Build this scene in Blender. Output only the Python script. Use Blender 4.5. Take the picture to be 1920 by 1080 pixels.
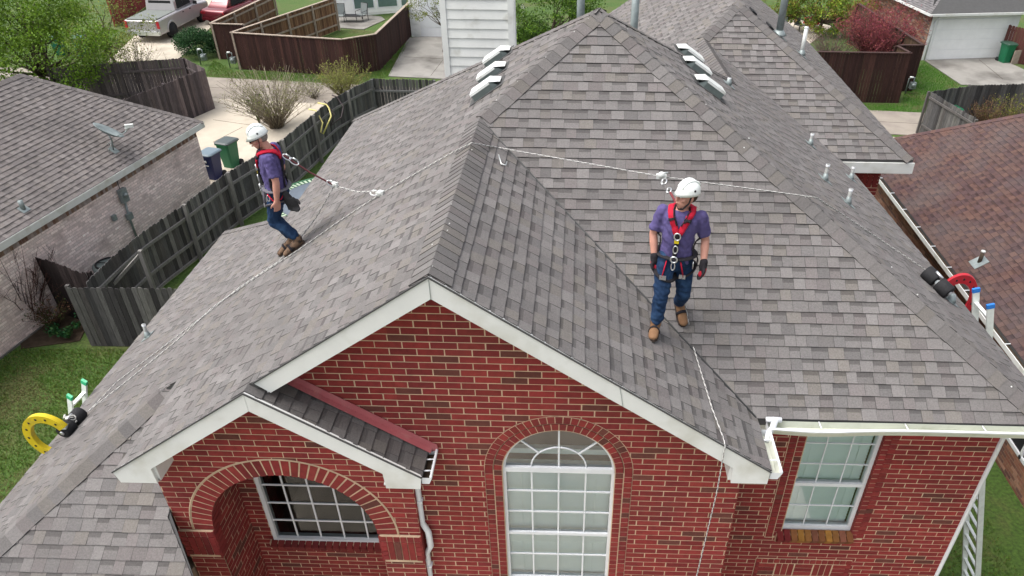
import bpy, math, random
import numpy as np
from mathutils import Vector, Matrix
from mathutils.bvhtree import BVHTree
from mathutils import noise as mnoise

for o in list(bpy.data.objects): bpy.data.objects.remove(o)
S = bpy.context.scene
COL = S.collection
# ------------------------------------------------------------------ camera
CAM = dict(c=(1.186, -5.316, 11.913), yaw=.02, pitch=.6097, roll=.0099, f=1390.0, px=1054.8, py=581.7)
def _axes():
    cy, sy, cp, sp = math.cos(CAM['yaw']), math.sin(CAM['yaw']), math.cos(CAM['pitch']), math.sin(CAM['pitch'])
    f = Vector((-sy*cp, cy*cp, -sp)); r = Vector((cy, sy, 0)); u = r.cross(f)
    a, b = math.cos(CAM['roll']), math.sin(CAM['roll'])
    return a*r+b*u, -b*r+a*u, f
CR, CU, CF = _axes(); CP = Vector(CAM['c'])
cd = bpy.data.cameras.new('camera'); co = bpy.data.objects.new('camera', cd); COL.objects.link(co)
M = Matrix((CR, CU, -CF)).transposed().to_4x4(); M.translation = CP; co.matrix_world = M
cd.sensor_width = 36; cd.lens = 36*CAM['f']/1920; cd.shift_x = (960-CAM['px'])/1920; cd.shift_y = (CAM['py']-540)/1920
cd.clip_end = 2000; cd.clip_start = .05
S.camera = co
S.render.resolution_x, S.render.resolution_y = 1024, 576
# ------------------------------------------------------------------ light
SUN_EL, SUN_AZ = math.radians(63), math.radians(-100)   # azimuth measured from +Y towards +X
W_ = bpy.data.worlds.new('World'); S.world = W_; W_.use_nodes = True
nt = W_.node_tree; nt.nodes.clear()
sky = nt.nodes.new('ShaderNodeTexSky'); sky.sky_type = 'NISHITA'; sky.sun_disc = False
sky.sun_elevation = SUN_EL; sky.sun_rotation = SUN_AZ; sky.air_density = 1.0; sky.dust_density = 6.0; sky.ozone_density = .6
hs = nt.nodes.new('ShaderNodeHueSaturation'); hs.inputs['Saturation'].default_value = .35
bg = nt.nodes.new('ShaderNodeBackground'); bg.inputs[1].default_value = .15
wo = nt.nodes.new('ShaderNodeOutputWorld')
nt.links.new(sky.outputs[0], hs.inputs['Color']); nt.links.new(hs.outputs[0], bg.inputs[0]); nt.links.new(bg.outputs[0], wo.inputs[0])
sl = bpy.data.lights.new('sun', 'SUN'); sl.energy = .75; sl.angle = math.radians(40); sl.color = (1, .97, .93)
so = bpy.data.objects.new('sun', sl); COL.objects.link(so)
sd = Vector((math.sin(SUN_AZ)*math.cos(SUN_EL), math.cos(SUN_AZ)*math.cos(SUN_EL), math.sin(SUN_EL)))
so.rotation_euler = sd.to_track_quat('Z', 'Y').to_euler(); so.location = (0, 0, 40)
vs = S.view_settings; vs.view_transform = 'Standard'; vs.look = 'None'; vs.gamma = 1; vs.exposure = 0.95; vs.use_curve_mapping = False
# ------------------------------------------------------------------ helpers
ZO = .7                      # house coordinates sit .7 m above ground datum
def ray(x, y): return CF + (x-CAM['px'])/CAM['f']*CR - (y-CAM['py'])/CAM['f']*CU
def g(x, y, z=0.0):          # photo pixel -> point at height z
    d = ray(x, y); return CP + d*((z-CP.z)/d.z)
def gp(x, y, n, k):          # photo pixel -> point on plane n.P=k
    n = Vector(n); d = ray(x, y); return CP + d*((k-n.dot(CP))/n.dot(d))
def px(P):
    d = Vector(P)-CP; z = max(d.dot(CF), .01)
    return CAM['px']+CAM['f']*d.dot(CR)/z, CAM['py']-CAM['f']*d.dot(CU)/z

def V(*a): return Vector(a)
class MB:
    def __init__(s): s.v = []; s.f = []; s.c = []; s.sm = []
    def add(s, vs, fs, col=None, smooth=False):
        b = len(s.v); s.v += [tuple(p) for p in vs]
        for k, f in enumerate(fs):
            s.f.append([i+b for i in f]); s.c.append(col if (col is None or not isinstance(col, list)) else col[k]); s.sm.append(smooth)
        return s
    def quad(s, a, b, c, d, col=None): return s.add([a, b, c, d], [(0, 1, 2, 3)], col)
    def box(s, c, size, rz=0, col=None, axes=None):
        c = Vector(c); hx, hy, hz = [q/2 for q in size]
        if axes: X, Y, Z = [Vector(a) for a in axes]
        else: X, Y, Z = V(math.cos(rz), math.sin(rz), 0), V(-math.sin(rz), math.cos(rz), 0), V(0, 0, 1)
        P = [c+X*i*hx+Y*j*hy+Z*k*hz for i, j, k in ((-1,-1,-1),(1,-1,-1),(1,1,-1),(-1,1,-1),(-1,-1,1),(1,-1,1),(1,1,1),(-1,1,1))]
        return s.add(P, [(3,2,1,0),(4,5,6,7),(0,1,5,4),(1,2,6,5),(2,3,7,6),(3,0,4,7)], col)
    def b2(s, lo, hi, col=None):
        lo, hi = Vector(lo), Vector(hi); return s.box((lo+hi)/2, hi-lo, 0, col)
    def prism(s, poly, d, col=None):          # poly 3D points, extrude by vector d
        d = Vector(d); n = len(poly); P = [Vector(p) for p in poly]; Q = [p+d for p in P]
        nrm = Vector((0,0,0))
        for i in range(n): nrm += P[i].cross(P[(i+1) % n])
        fl = nrm.dot(d) > 0
        A = list(range(n)); B = [i+n for i in range(n)]
        fs = [A[::-1] if fl else A, B if fl else B[::-1]]
        for i in range(n):
            j = (i+1) % n; fs.append((i, j, j+n, i+n) if fl else (j, i, i+n, j+n))
        return s.add(P+Q, fs, col)
    def tube(s, pts, r, n=8, col=None, cap=True, smooth=True, flat=None):
        pts = [Vector(p) for p in pts]; m = len(pts); rs = r if isinstance(r, (list, tuple)) else [r]*m
        T = [(pts[min(i+1, m-1)]-pts[max(i-1, 0)]).normalized() for i in range(m)]
        u = T[0].orthogonal().normalized() if flat is None else Vector(flat)
        vs = []
        for i in range(m):
            u = u-T[i]*u.dot(T[i]); u = u.normalized() if u.length > 1e-6 else T[i].orthogonal().normalized(); w = T[i].cross(u)
            for k in range(n):
                a = 2*math.pi*k/n; rr = rs[i]; rx, ry = rr if isinstance(rr, tuple) else (rr, rr)
                vs.append(pts[i]+u*math.cos(a)*rx+w*math.sin(a)*ry)
        fs = [(i*n+k, i*n+(k+1) % n, (i+1)*n+(k+1) % n, (i+1)*n+k) for i in range(m-1) for k in range(n)]
        if cap: fs += [tuple(range(n))[::-1], tuple((m-1)*n+k for k in range(n))]
        return s.add(vs, fs, col, smooth)
    def bar(s, a, b, w, h, up=(0, 0, 1), col=None):
        a, b = Vector(a), Vector(b); X = (b-a); L = X.length; X.normalize(); Z = Vector(up)-X*X.dot(Vector(up)); Z.normalize(); Y = Z.cross(X)
        return s.box((a+b)/2, (L, w, h), 0, col, (X, Y, Z))
    def rings(s, rings, closed=True, cap=True, col=None, smooth=True):
        n = len(rings[0]); vs = [p for r in rings for p in r]; m = len(rings); fs = []
        for i in range(m-1):
            for k in range(n if closed else n-1):
                fs.append((i*n+k, i*n+(k+1) % n, (i+1)*n+(k+1) % n, (i+1)*n+k))
        if cap: fs += [tuple(range(n))[::-1], tuple((m-1)*n+k for k in range(n))]
        return s.add(vs, fs, col, smooth)
    def lathe(s, prof, c, axis=(0, 0, 1), n=20, col=None, smooth=True, cap=True):
        ax = Vector(axis).normalized(); u = ax.orthogonal().normalized(); w = ax.cross(u); c = Vector(c)
        R = [[c+ax*h+(u*math.cos(2*math.pi*k/n)+w*math.sin(2*math.pi*k/n))*max(r, 1e-4) for k in range(n)] for r, h in prof]
        return s.rings(R, True, cap, col, smooth)
    def ell(s, c, rad, n=16, m=10, axes=None, col=None):
        c = Vector(c); X, Y, Z = [Vector(a) for a in axes] if axes else (V(1,0,0), V(0,1,0), V(0,0,1)); rx, ry, rz = rad
        R = []
        for i in range(m+1):
            t = -math.pi/2+math.pi*i/m; q = max(math.cos(t), .02)
            R.append([c+X*rx*q*math.cos(2*math.pi*k/n)+Y*ry*q*math.sin(2*math.pi*k/n)+Z*rz*math.sin(t) for k in range(n)])
        return s.rings(R, True, True, col)
    def xf(s, Mx): s.v = [tuple(Mx @ Vector(p)) for p in s.v]; return s
    def mesh(s, name, Minv=None):
        vs = s.v if Minv is None else [tuple(Minv @ Vector(p)) for p in s.v]
        me = bpy.data.meshes.new(name); me.from_pydata(vs, [], s.f); 
        if any(c is not None for c in s.c):
            at = me.attributes.new('col', 'FLOAT_COLOR', 'FACE')
            arr = np.ones((len(s.f), 4), np.float32)
            for i, c in enumerate(s.c):
                if c is not None: arr[i, :3] = c
            at.data.foreach_set('color', arr.ravel())
        if any(s.sm): me.polygons.foreach_set('use_smooth', s.sm)
        me.update(); return me

XF = {}
def tag(o, label=None, cat=None, group=None, kind=None):
    for k, v in (('label', label), ('category', cat), ('group', group), ('kind', kind)):
        if v: o[k] = v
    return o
def thing(name, label, cat, loc=(0, 0, 0), rz=0, group=None, Mx=None):
    o = bpy.data.objects.new(name, None); COL.objects.link(o); o.empty_display_size = .2
    Mx = Mx or (Matrix.Translation(Vector(loc)) @ Matrix.Rotation(rz, 4, 'Z'))
    o.matrix_world = Mx; XF[o.name] = Mx
    return tag(o, label, cat, group)
def root_of(o):
    while o.parent: o = o.parent
    return o
def obj(name, mb, mat, parent=None, local=False, off=None, kind=None):
    """mesh object; world coordinates unless local=True (then the parent's frame)"""
    if off: mb.v = [(p[0]+off[0], p[1]+off[1], p[2]+off[2]) for p in mb.v]
    if parent is None:
        A = np.array(mb.v); c = Vector(((A[:,0].min()+A[:,0].max())/2, (A[:,1].min()+A[:,1].max())/2, A[:,2].min()))
        me = mb.mesh(name, Matrix.Translation(-c)); o = bpy.data.objects.new(name, me); COL.objects.link(o); o.location = c; XF[o.name] = Matrix.Translation(c)
    else:
        Mi = None if local else XF[root_of(parent).name].inverted()
        me = mb.mesh(name, Mi); o = bpy.data.objects.new(name, me); COL.objects.link(o); o.parent = parent
    for m in (mat if isinstance(mat, list) else [mat]): me.materials.append(m)
    if kind: o['kind'] = kind
    return o
def struct(name, mb, mat): return tag(obj(name, mb, mat), kind='structure')
def dup(root, loc, rz=0, label=None):
    r = root.copy(); COL.objects.link(r); Mx = Matrix.Translation(Vector(loc)) @ Matrix.Rotation(rz, 4, 'Z'); r.matrix_world = Mx; XF[r.name] = Mx
    if label: r['label'] = label
    for ch in list(root.children):
        c = ch.copy(); COL.objects.link(c); c.parent = r
        for q in list(ch.children):
            d = q.copy(); COL.objects.link(d); d.parent = c
    return r
# ------------------------------------------------------------------ materials
def newmat(name):
    m = bpy.data.materials.new(name); m.use_nodes = True; n = m.node_tree; n.nodes.clear()
    out = n.nodes.new('ShaderNodeOutputMaterial'); b = n.nodes.new('ShaderNodeBsdfPrincipled'); n.links.new(b.outputs[0], out.inputs[0])
    return m, n, b
def mat(name, col=None, rough=.7, metal=0, spec=.4, var=.15, vscale=6, bump=0, bscale=60, stretch=None, hue=0, spots=None, coat=0):
    """col=None reads the face attribute 'col'; var = tonal noise, bump = fine relief"""
    m, n, b = newmat(name); L = n.links.new
    tc = n.nodes.new('ShaderNodeTexCoord'); mp = n.nodes.new('ShaderNodeMapping'); L(tc.outputs['Object'], mp.inputs[0])
    if stretch: mp.inputs['Scale'].default_value = stretch
    if col is None:
        at = n.nodes.new('ShaderNodeAttribute'); at.attribute_name = 'col'; base = at.outputs['Color']
    else:
        rg = n.nodes.new('ShaderNodeRGB'); rg.outputs[0].default_value = (*col, 1); base = rg.outputs[0]
    if var:
        nz = n.nodes.new('ShaderNodeTexNoise'); nz.inputs['Scale'].default_value = vscale; nz.inputs['Detail'].default_value = 6; nz.inputs['Roughness'].default_value = .65; L(mp.outputs[0], nz.inputs['Vector'])
        mr = n.nodes.new('ShaderNodeMapRange'); mr.inputs[1].default_value = .25; mr.inputs[2].default_value = .75; mr.inputs[3].default_value = 1-var; mr.inputs[4].default_value = 1+var; L(nz.outputs[0], mr.inputs[0])
        mx = n.nodes.new('ShaderNodeVectorMath'); mx.operation = 'SCALE'; L(base, mx.inputs[0]); L(mr.outputs[0], mx.inputs['Scale']); base = mx.outputs[0]
    if spots:                       # (colour, scale, low, high): worn / stained patches
        nz = n.nodes.new('ShaderNodeTexNoise'); nz.inputs['Scale'].default_value = spots[1]; nz.inputs['Detail'].default_value = 8; L(mp.outputs[0], nz.inputs['Vector'])
        mr = n.nodes.new('ShaderNodeMapRange'); mr.inputs[1].default_value = spots[2]; mr.inputs[2].default_value = spots[3]; L(nz.outputs[0], mr.inputs[0])
        mc = n.nodes.new('ShaderNodeMix'); mc.data_type = 'RGBA'; L(mr.outputs[0], mc.inputs[0]); L(base, mc.inputs[6]); mc.inputs[7].default_value = (*spots[0], 1); base = mc.outputs[2]
    L(base, b.inputs['Base Color']); b.inputs['Roughness'].default_value = rough; b.inputs['Metallic'].default_value = metal; b.inputs['Specular IOR Level'].default_value = spec
    if coat: b.inputs['Coat Weight'].default_value = coat; b.inputs['Coat Roughness'].default_value = .05
    if bump:
        nb = n.nodes.new('ShaderNodeTexNoise'); nb.inputs['Scale'].default_value = bscale; nb.inputs['Detail'].default_value = 5; L(mp.outputs[0], nb.inputs['Vector'])
        bp = n.nodes.new('ShaderNodeBump'); bp.inputs['Strength'].default_value = bump; bp.inputs['Distance'].default_value = .01; L(nb.outputs[0], bp.inputs['Height']); L(bp.outputs[0], b.inputs['Normal'])
    return m
def glassmat(name, tint=(.75, .85, .82), refl=.25):
    m, n, b = newmat(name); L = n.links.new
    out = [q for q in n.nodes if q.type == 'OUTPUT_MATERIAL'][0]
    tr = n.nodes.new('ShaderNodeBsdfTransparent'); tr.inputs[0].default_value = (*tint, 1)
    gl = n.nodes.new('ShaderNodeBsdfGlossy'); gl.inputs['Roughness'].default_value = .02
    fr = n.nodes.new('ShaderNodeFresnel'); fr.inputs[0].default_value = 1.5
    ma = n.nodes.new('ShaderNodeMath'); ma.operation = 'ADD'; ma.inputs[1].default_value = refl-.04; L(fr.outputs[0], ma.inputs[0])
    mx = n.nodes.new('ShaderNodeMixShader'); L(ma.outputs[0], mx.inputs[0]); L(tr.outputs[0], mx.inputs[1]); L(gl.outputs[0], mx.inputs[2]); L(mx.outputs[0], out.inputs[0])
    return m
def leafmat(name):
    m, n, b = newmat(name); L = n.links.new
    at = n.nodes.new('ShaderNodeAttribute'); at.attribute_name = 'col'
    out = [q for q in n.nodes if q.type == 'OUTPUT_MATERIAL'][0]
    L(at.outputs['Color'], b.inputs['Base Color']); b.inputs['Roughness'].default_value = .6; b.inputs['Specular IOR Level'].default_value = .25
    tl = n.nodes.new('ShaderNodeBsdfTranslucent'); L(at.outputs['Color'], tl.inputs[0])
    mx = n.nodes.new('ShaderNodeMixShader'); mx.inputs[0].default_value = .3; L(b.outputs[0], mx.inputs[1]); L(tl.outputs[0], mx.inputs[2]); L(mx.outputs[0], out.inputs[0])
    return m
M = {}
M['shingle'] = mat('shingle', None, .95, 0, .2, .26, 60, .6, 320, spots=((.115, .106, .104), .8, .42, 1.05))
M['brick'] = mat('brick', None, .85, 0, .3, .24, 14, .5, 160, spots=((.10, .028, .026), 1.2, .52, 1.0))
M['mortar'] = mat('mortar', (.58, .43, .30), .95, 0, .1, .25, 5, .4, 150)
M['mortar_pale'] = mat('mortar_pale', (.60, .48, .45), .95, 0, .1, .2, 5)
M['mortar_brown'] = mat('mortar_brown', (.26, .19, .14), .95, 0, .1, .2, 5)
M['deck'] = mat('deck', (.07, .07, .07), .95)
M['trim'] = mat('trim', (.69, .70, .685), .5, 0, .4, .06, 3, .05, 40, spots=((.46, .45, .38), 2.6, .50, .85))
M['gutter'] = mat('gutter', (.62, .64, .56), .45, 0, .5, .10, 4, spots=((.35, .38, .25), 3, .55, .8))
M['white'] = mat('white', (.70, .72, .745), .45, 0, .5, .05, 5)
M['blind'] = mat('blind', (.88, .97, .96), .6, 0, .3, .05, 3)
M['glass'] = glassmat('glass', (.95, .995, .985), .14)
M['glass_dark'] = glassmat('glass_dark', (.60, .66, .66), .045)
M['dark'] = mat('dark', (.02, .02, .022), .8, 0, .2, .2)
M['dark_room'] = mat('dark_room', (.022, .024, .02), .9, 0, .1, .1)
M['tan_room'] = mat('tan_room', (.20, .15, .11), .9, 0, .1, .2, 2)
M['flash_red'] = mat('flash_red', (.40, .115, .125), .5, 0, .4, .12, 4, spots=((.44, .20, .19), 6, .5, .8))
M['vent'] = mat('vent', (.66, .68, .66), .45, .0, .5, .10, 7, spots=((.45, .45, .42), 8, .55, .75))
M['vent_side'] = mat('vent_side', (.20, .24, .235), .5, .5, .5, .15, 8)
M['lead'] = mat('lead', (.26, .30, .30), .55, .5, .5, .25, 10)
M['pipe'] = mat('pipe', (.36, .37, .36), .6, .2, .4, .2, 12, spots=((.12, .11, .10), 9, .5, .75))
M['alu'] = mat('alu', (.62, .65, .64), .38, .85, .5, .15, 12)
M['alu_w'] = mat('alu_w', (.72, .76, .74), .5, .25, .5, .12, 12)
M['rope'] = mat('rope', None, .9, 0, .2, .1, 40)
M['black'] = mat('black', (.018, .018, .02), .75, 0, .3, .25, 30, .4, 90)
M['rubber'] = mat('rubber', (.022, .022, .024), .7, 0, .3, .2, 20)
M['red'] = mat('red_paint', (.42, .012, .025), .55, 0, .4, .15, 9, spots=((.25, .03, .035), 14, .5, .8))
M['yellow'] = mat('yellow_paint', (.62, .47, .012), .55, 0, .4, .15, 9, spots=((.42, .33, .06), 12, .52, .8))
M['blue_cap'] = mat('blue_cap', (.02, .17, .55), .45)
M['green_cap'] = mat('green_cap', (.02, .35, .16), .45)
M['steel'] = mat('steel', (.70, .71, .72), .28, .9, .5, .1, 20)
M['siding'] = mat('siding', (.76, .77, .74), .6, 0, .35, .08, 3, .05, 30, spots=((.45, .44, .38), 3.5, .58, .85))
M['far_white'] = mat('far_white', (.80, .81, .80), .6, 0, .3, .06, 2)
M['wood_grey'] = mat('wood_grey', None, .95, 0, .15, .45, 5, .5, 40, (9, 9, .8))
M['wood_brown'] = mat('wood_brown', None, .8, 0, .25, .45, 5, .3, 30, (6, 6, .5))
M['rail_tan'] = mat('rail_tan', (.33, .27, .22), .85, 0, .2, .3, 5, .3, 30)
M['concrete'] = mat('concrete', (.47, .42, .345), .95, 0, .2, .14, .9, .2, 60, spots=((.24, .21, .17), .55, .55, .82))
M['asphalt'] = mat('alley_concrete', (.27, .24, .205), .95, 0, .2, .16, 1.1, .2, 60, spots=((.22, .19, .17), 1.3, .5, .75))
M['driveway_grey'] = mat('driveway_grey', (.25, .24, .22), .95, 0, .2, .15, 1.1, .2, 60, spots=((.09, .083, .075), .45, .47, .70))
M['leaf'] = leafmat('leaf')
M['twig'] = mat('twig', None, .9, 0, .2, .25, 12)
M['bark'] = mat('bark', (.085, .065, .05), .95, 0, .2, .35, 10, .6, 40)
M['soil'] = mat('soil', (.055, .04, .028), .98, 0, .1, .45, 6, .7, 50)
M['fabric'] = mat('fabric', None, .9, 0, .15, .15, 9, .3, 25)
M['bin'] = mat('bin_plastic', None, .45, 0, .45, .1, 6)
# ------------------------------------------------------------------ pieces: shingles and bricks
def clip_half(poly, a, b, c):         # keep a*x+b*y+c >= 0
    out = []
    n = len(poly)
    for i in range(n):
        p, q = poly[i], poly[(i+1) % n]; dp = a*p[0]+b*p[1]+c; dq = a*q[0]+b*q[1]+c
        if dp >= 0: out.append(p)
        if (dp >= 0) != (dq >= 0):
            t = dp/(dp-dq); out.append((p[0]+(q[0]-p[0])*t, p[1]+(q[1]-p[1])*t))
    return out
def area(poly):
    return .5*sum(poly[i][0]*poly[(i+1) % len(poly)][1]-poly[(i+1) % len(poly)][0]*poly[i][1] for i in range(len(poly)))
def clip_poly(poly, conv):
    for i in range(len(conv)):
        p, q = conv[i], conv[(i+1) % len(conv)]; a, b = -(q[1]-p[1]), q[0]-p[0]
        poly = clip_half(poly, a, b, -(a*p[0]+b*p[1]))
        if len(poly) < 3: return []
    return poly
def slab(O, U, Vv, N, poly, hfun, base=-.006, col=None, edge=None):
    mb = MB(); n = len(poly)
    top = [O+U*p[0]+Vv*p[1]+N*hfun(p) for p in poly]; bot = [O+U*p[0]+Vv*p[1]+N*base for p in poly]
    mb.add(top+bot, [tuple(range(n))]+[(j, i, i+n, j+n) for i in range(n) for j in [(i+1) % n]], [col]+[edge or col]*n)
    return mb
def pscore(mb):
    P = [px(v) for v in mb.v[:len(mb.v)//2]]
    xs = [p[0] for p in P]; ys = [p[1] for p in P]
    if max(xs) < 0 or min(xs) > 1920 or max(ys) < 0 or min(ys) > 1080: return 0
    return abs(area(P))
def emit(pieces, name, rest, material, parent, limit=300, minpx=30, nfaces_front=True):
    """the largest pieces become objects of their own, the remainder one joined part"""
    sc = sorted(((pscore(m), i) for i, m in enumerate(pieces)), reverse=True)
    big = {i for s, i in sc[:limit] if s >= minpx}
    r = MB()
    for i, m in enumerate(pieces):
        if i in big: obj(name, m, material, parent)
        else:
            b = len(r.v); r.v += m.v; r.f += [[k+b for k in f] for f in m.f]; r.c += m.c; r.sm += m.sm
    if r.v: obj(rest, r, material, parent, kind='stuff')
def shade(c, k): return tuple(max(0, q*k) for q in c)
class Plane:
    """roof plane through P0 with eave direction U (horizontal); V is up the slope"""
    def __init__(s, P0, U, up, rise):
        s.O = Vector(P0); s.U = Vector(U).normalized(); h = Vector(up).normalized(); s.V = (h+V(0,0,rise)).normalized(); s.N = s.U.cross(s.V)
        if s.N.z < 0: s.U = -s.U; s.N = s.U.cross(s.V)
        s.h = h; s.rise = rise
    def at(s, x, y, z0=0): 
        d = V(x, y, 0)-V(s.O.x, s.O.y, 0); return V(x, y, s.O.z+d.dot(s.h)*s.rise+z0)
    def uv(s, x, y):
        d = s.at(x, y)-s.O; return d.dot(s.U), d.dot(s.V)
    def region(s, xy):
        r = [s.uv(*p) for p in xy]
        return r if area(r) > 0 else r[::-1]
GREY = [tuple(q*.70 for q in c) for c in ((.250,.234,.228), (.230,.216,.211), (.268,.253,.247), (.242,.220,.216), (.257,.237,.219), (.220,.209,.206), (.282,.266,.260))]
def shingles(pl, regions, e=.14, seed=1, pal=GREY, wmin=.11, wmax=.18, thick=.0095, contrast=1.0, notch=True):
    R = random.Random(seed); regs = [pl.region(r) for r in regions]
    us = [p[0] for r in regs for p in r]; vs = [p[1] for r in regs for p in r]
    u0, u1, v0, v1 = min(us), max(us), min(vs), max(vs); out = []
    k = 0; v = v0
    while v < v1:
        u = u0-R.random()*.3; tab = R.random() < .5
        while u < u1:
            w = R.uniform(wmin, wmax); tab = not tab
            if R.random() < .12: tab = not tab
            c = R.choice(pal); c = shade(c, R.uniform(.95, 1.05)*(1.02 if tab else .93))
            hb = thick+(.0035 if tab else 0)+R.uniform(-.001, .0015)
            parts = [(v, v+e, c)]
            if notch and not tab and R.random() < .8: s_ = v+e*R.uniform(.55, .7); parts = [(v, s_, c), (s_, v+e, shade(c, .64))]
            dv = R.uniform(-.0025, .0025)
            for a, b, cc in parts:
                rect = [(u+.0012, a+(dv if a == v else 0)), (u+w-.0012, a+(dv if a == v else 0)), (u+w-.0012, b), (u+.0012, b)]
                for rg in regs:
                    q = clip_poly(rect, rg)
                    if len(q) >= 3 and area(q) > 2e-4:
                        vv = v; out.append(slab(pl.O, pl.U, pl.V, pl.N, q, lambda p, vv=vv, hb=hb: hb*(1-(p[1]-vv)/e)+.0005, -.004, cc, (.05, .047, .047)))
            u += w
        v += e; k += 1
    return out
def deck(mb, pl, regions, t=.10):
    for r in regions:
        P = [pl.at(*p) for p in r]
        if sum((P[i]-P[0]).cross(P[(i+1) % len(P)]-P[0]).z for i in range(len(P))) < 0: P = P[::-1]
        mb.prism([p-pl.N*.004 for p in P], V(0, 0, -t))
def hipcaps(A, B, n1, n2, e=.14, w=.15, seed=1, pal=GREY, lift=.013, k0=.86):
    """cap shingles from A (low) to B (high) straddling two planes with normals n1, n2"""
    A, B = Vector(A), Vector(B); D = B-A; L = D.length; D.normalize(); R = random.Random(seed); out = []
    n1, n2 = Vector(n1).normalized(), Vector(n2).normalized()
    s1 = n1.cross(D); s2 = n2.cross(D)
    mid = (n1+n2).normalized()
    if s1.dot(n2) > 0: s1 = -s1      # point away from the other plane
    if s2.dot(n1) > 0: s2 = -s2
    m = int(L/e)
    for k in range(m+1):
        a = k*L/(m+1); b = a+L/(m+1)+.03; col = shade(R.choice(pal), R.uniform(.86, 1.1)*k0); j = R.uniform(-.006, .006)
        mb = MB(); hb, ht = lift+.007, lift
        def P(s, t, h, side):
            base = A+D*s
            if side == 0: return base+mid*(h+.004)
            n_, sd_ = (n1, s1) if side == 1 else (n2, s2); return base+sd_*t+n_*h
        top = [P(a, 0, hb, 0), P(b, 0, ht, 0), P(a, w+j, hb, 1), P(b, w+j, ht, 1), P(a, w+j, hb, 2), P(b, w+j, ht, 2)]
        lo = [P(a, 0, hb-.012, 0), P(b, 0, -.002, 0), P(a, w+j, -.002, 1), P(b, w+j, -.002, 1), P(a, w+j, -.002, 2), P(b, w+j, -.002, 2)]
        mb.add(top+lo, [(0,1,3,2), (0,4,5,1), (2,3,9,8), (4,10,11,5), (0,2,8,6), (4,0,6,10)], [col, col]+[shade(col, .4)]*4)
        out.append(mb)
    return out
def wall_bricks(O, U, N, region, openings=(), rows=(0, 100), x0=0, z0=0, L=.254, H=.0794, seed=1, pal=None, joint=.0115, proud=.003, skip=None):
    """running bond on the plane O + U*x + Z*z.  region: list of convex polys; openings: ('r',x0,x1,z0,z1) or ('c',cx,cz,R)"""
    R = random.Random(seed); O, U, N = Vector(O), Vector(U), Vector(N); Zv = V(0, 0, 1); br = []; mo = MB()
    xs = [p[0] for r in region for p in r]; zs = [p[1] for r in region for p in r]
    regs = [r if area(r) > 0 else r[::-1] for r in region]
    def sub(polys, grow):
        for o in openings:
            res = []
            for p in polys:
                if o[0] == 'r':
                    a, b, c, d = o[1]-grow, o[2]+grow, o[3]-grow, o[4]+grow
                    l = clip_half(p, -1, 0, a); res += [l]
                    q = clip_half(p, 1, 0, -a); r_ = clip_half(q, 1, 0, -b) if len(q) > 2 else []; res += [r_]
                    q = clip_half(q, -1, 0, b) if len(q) > 2 else []
                    if len(q) > 2: res += [clip_half(q, 0, 1, -d), clip_half(q, 0, -1, c)]
                else:
                    cx, cz, rr = o[1], o[2], o[3]+grow
                    mx_ = sum(t[0] for t in p)/len(p)-cx; mz_ = sum(t[1] for t in p)/len(p)-cz
                    if mz_ < -.05 and max(t[1] for t in p) < cz+.001: res.append(p); continue
                    nn = math.hypot(mx_, mz_) or 1e-6; a, b = mx_/nn, mz_/nn
                    if all(math.hypot(t[0]-cx, t[1]-cz) > rr for t in p): res.append(p)
                    else: res.append(clip_half(p, a, b, -(a*cx+b*cz+rr)))
            polys = [p for p in res if len(p) > 2 and area(p) > 6e-5]
        return polys
    k0 = int(math.floor((min(zs)-z0)/H)); k1 = int(math.ceil((max(zs)-z0)/H))
    for k in range(k0, k1):
        za = z0+k*H; i0 = int(math.floor((min(xs)-x0)/L))-1; i1 = int(math.ceil((max(xs)-x0)/L))+1
        for i in range(i0, i1):
            xa = x0+i*L+(L/2 if k % 2 else 0)
            cell = [(xa, za), (xa+L, za), (xa+L, za+H), (xa, za+H)]
            for rg in regs:
                q = clip_poly(cell, rg)
                if len(q) < 3 or area(q) < 6e-5: continue
                for p in sub([q], 0): mo.add([O+U*t[0]+Zv*t[1] for t in p], [tuple(range(len(p)))])
                j = joint/2; jx = R.uniform(-.0015, .0015); jz = R.uniform(-.0012, .0012)
                bc = [(xa+j+jx, za+j+jz), (xa+L-j+jx, za+j+jz), (xa+L-j+jx, za+H-j+jz), (xa+j+jx, za+H-j+jz)]
                b = clip_poly(bc, rg)
                if len(b) < 3 or area(b) < 6e-5: continue
                c = shade(R.choice(pal), R.uniform(.84, 1.16)); pr = proud+R.uniform(-.001, .001)
                for p in sub([b], .004): br.append(slab(O, U, Zv, N, p, lambda t, pr=pr: pr, -.001, c))
    return br, mo
RED = [(c[0]*1.20, c[1]*1.16, c[2]*1.02) for c in [(.195,.024,.026), (.172,.021,.024), (.205,.030,.030), (.182,.024,.028), (.19,.026,.026), (.16,.021,.024), (.20,.026,.026), (.185,.025,.027), (.168,.022,.025), (.198,.028,.029), (.188,.025,.028), (.178,.023,.026), (.202,.029,.029), (.175,.026,.027), (.19,.024,.025), (.105,.034,.030)]]
# ================================================================== the brick house
H = thing('brick_house', 'two storey red brick house with grey shingle hip roof and front gables', 'house', (1.4, 4.5, 0))
HO = (0, 0, ZO)
m_ = .69; mf = .7686; mr = .654
APX = (1.41, 4.5); ZA = 8.97
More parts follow.
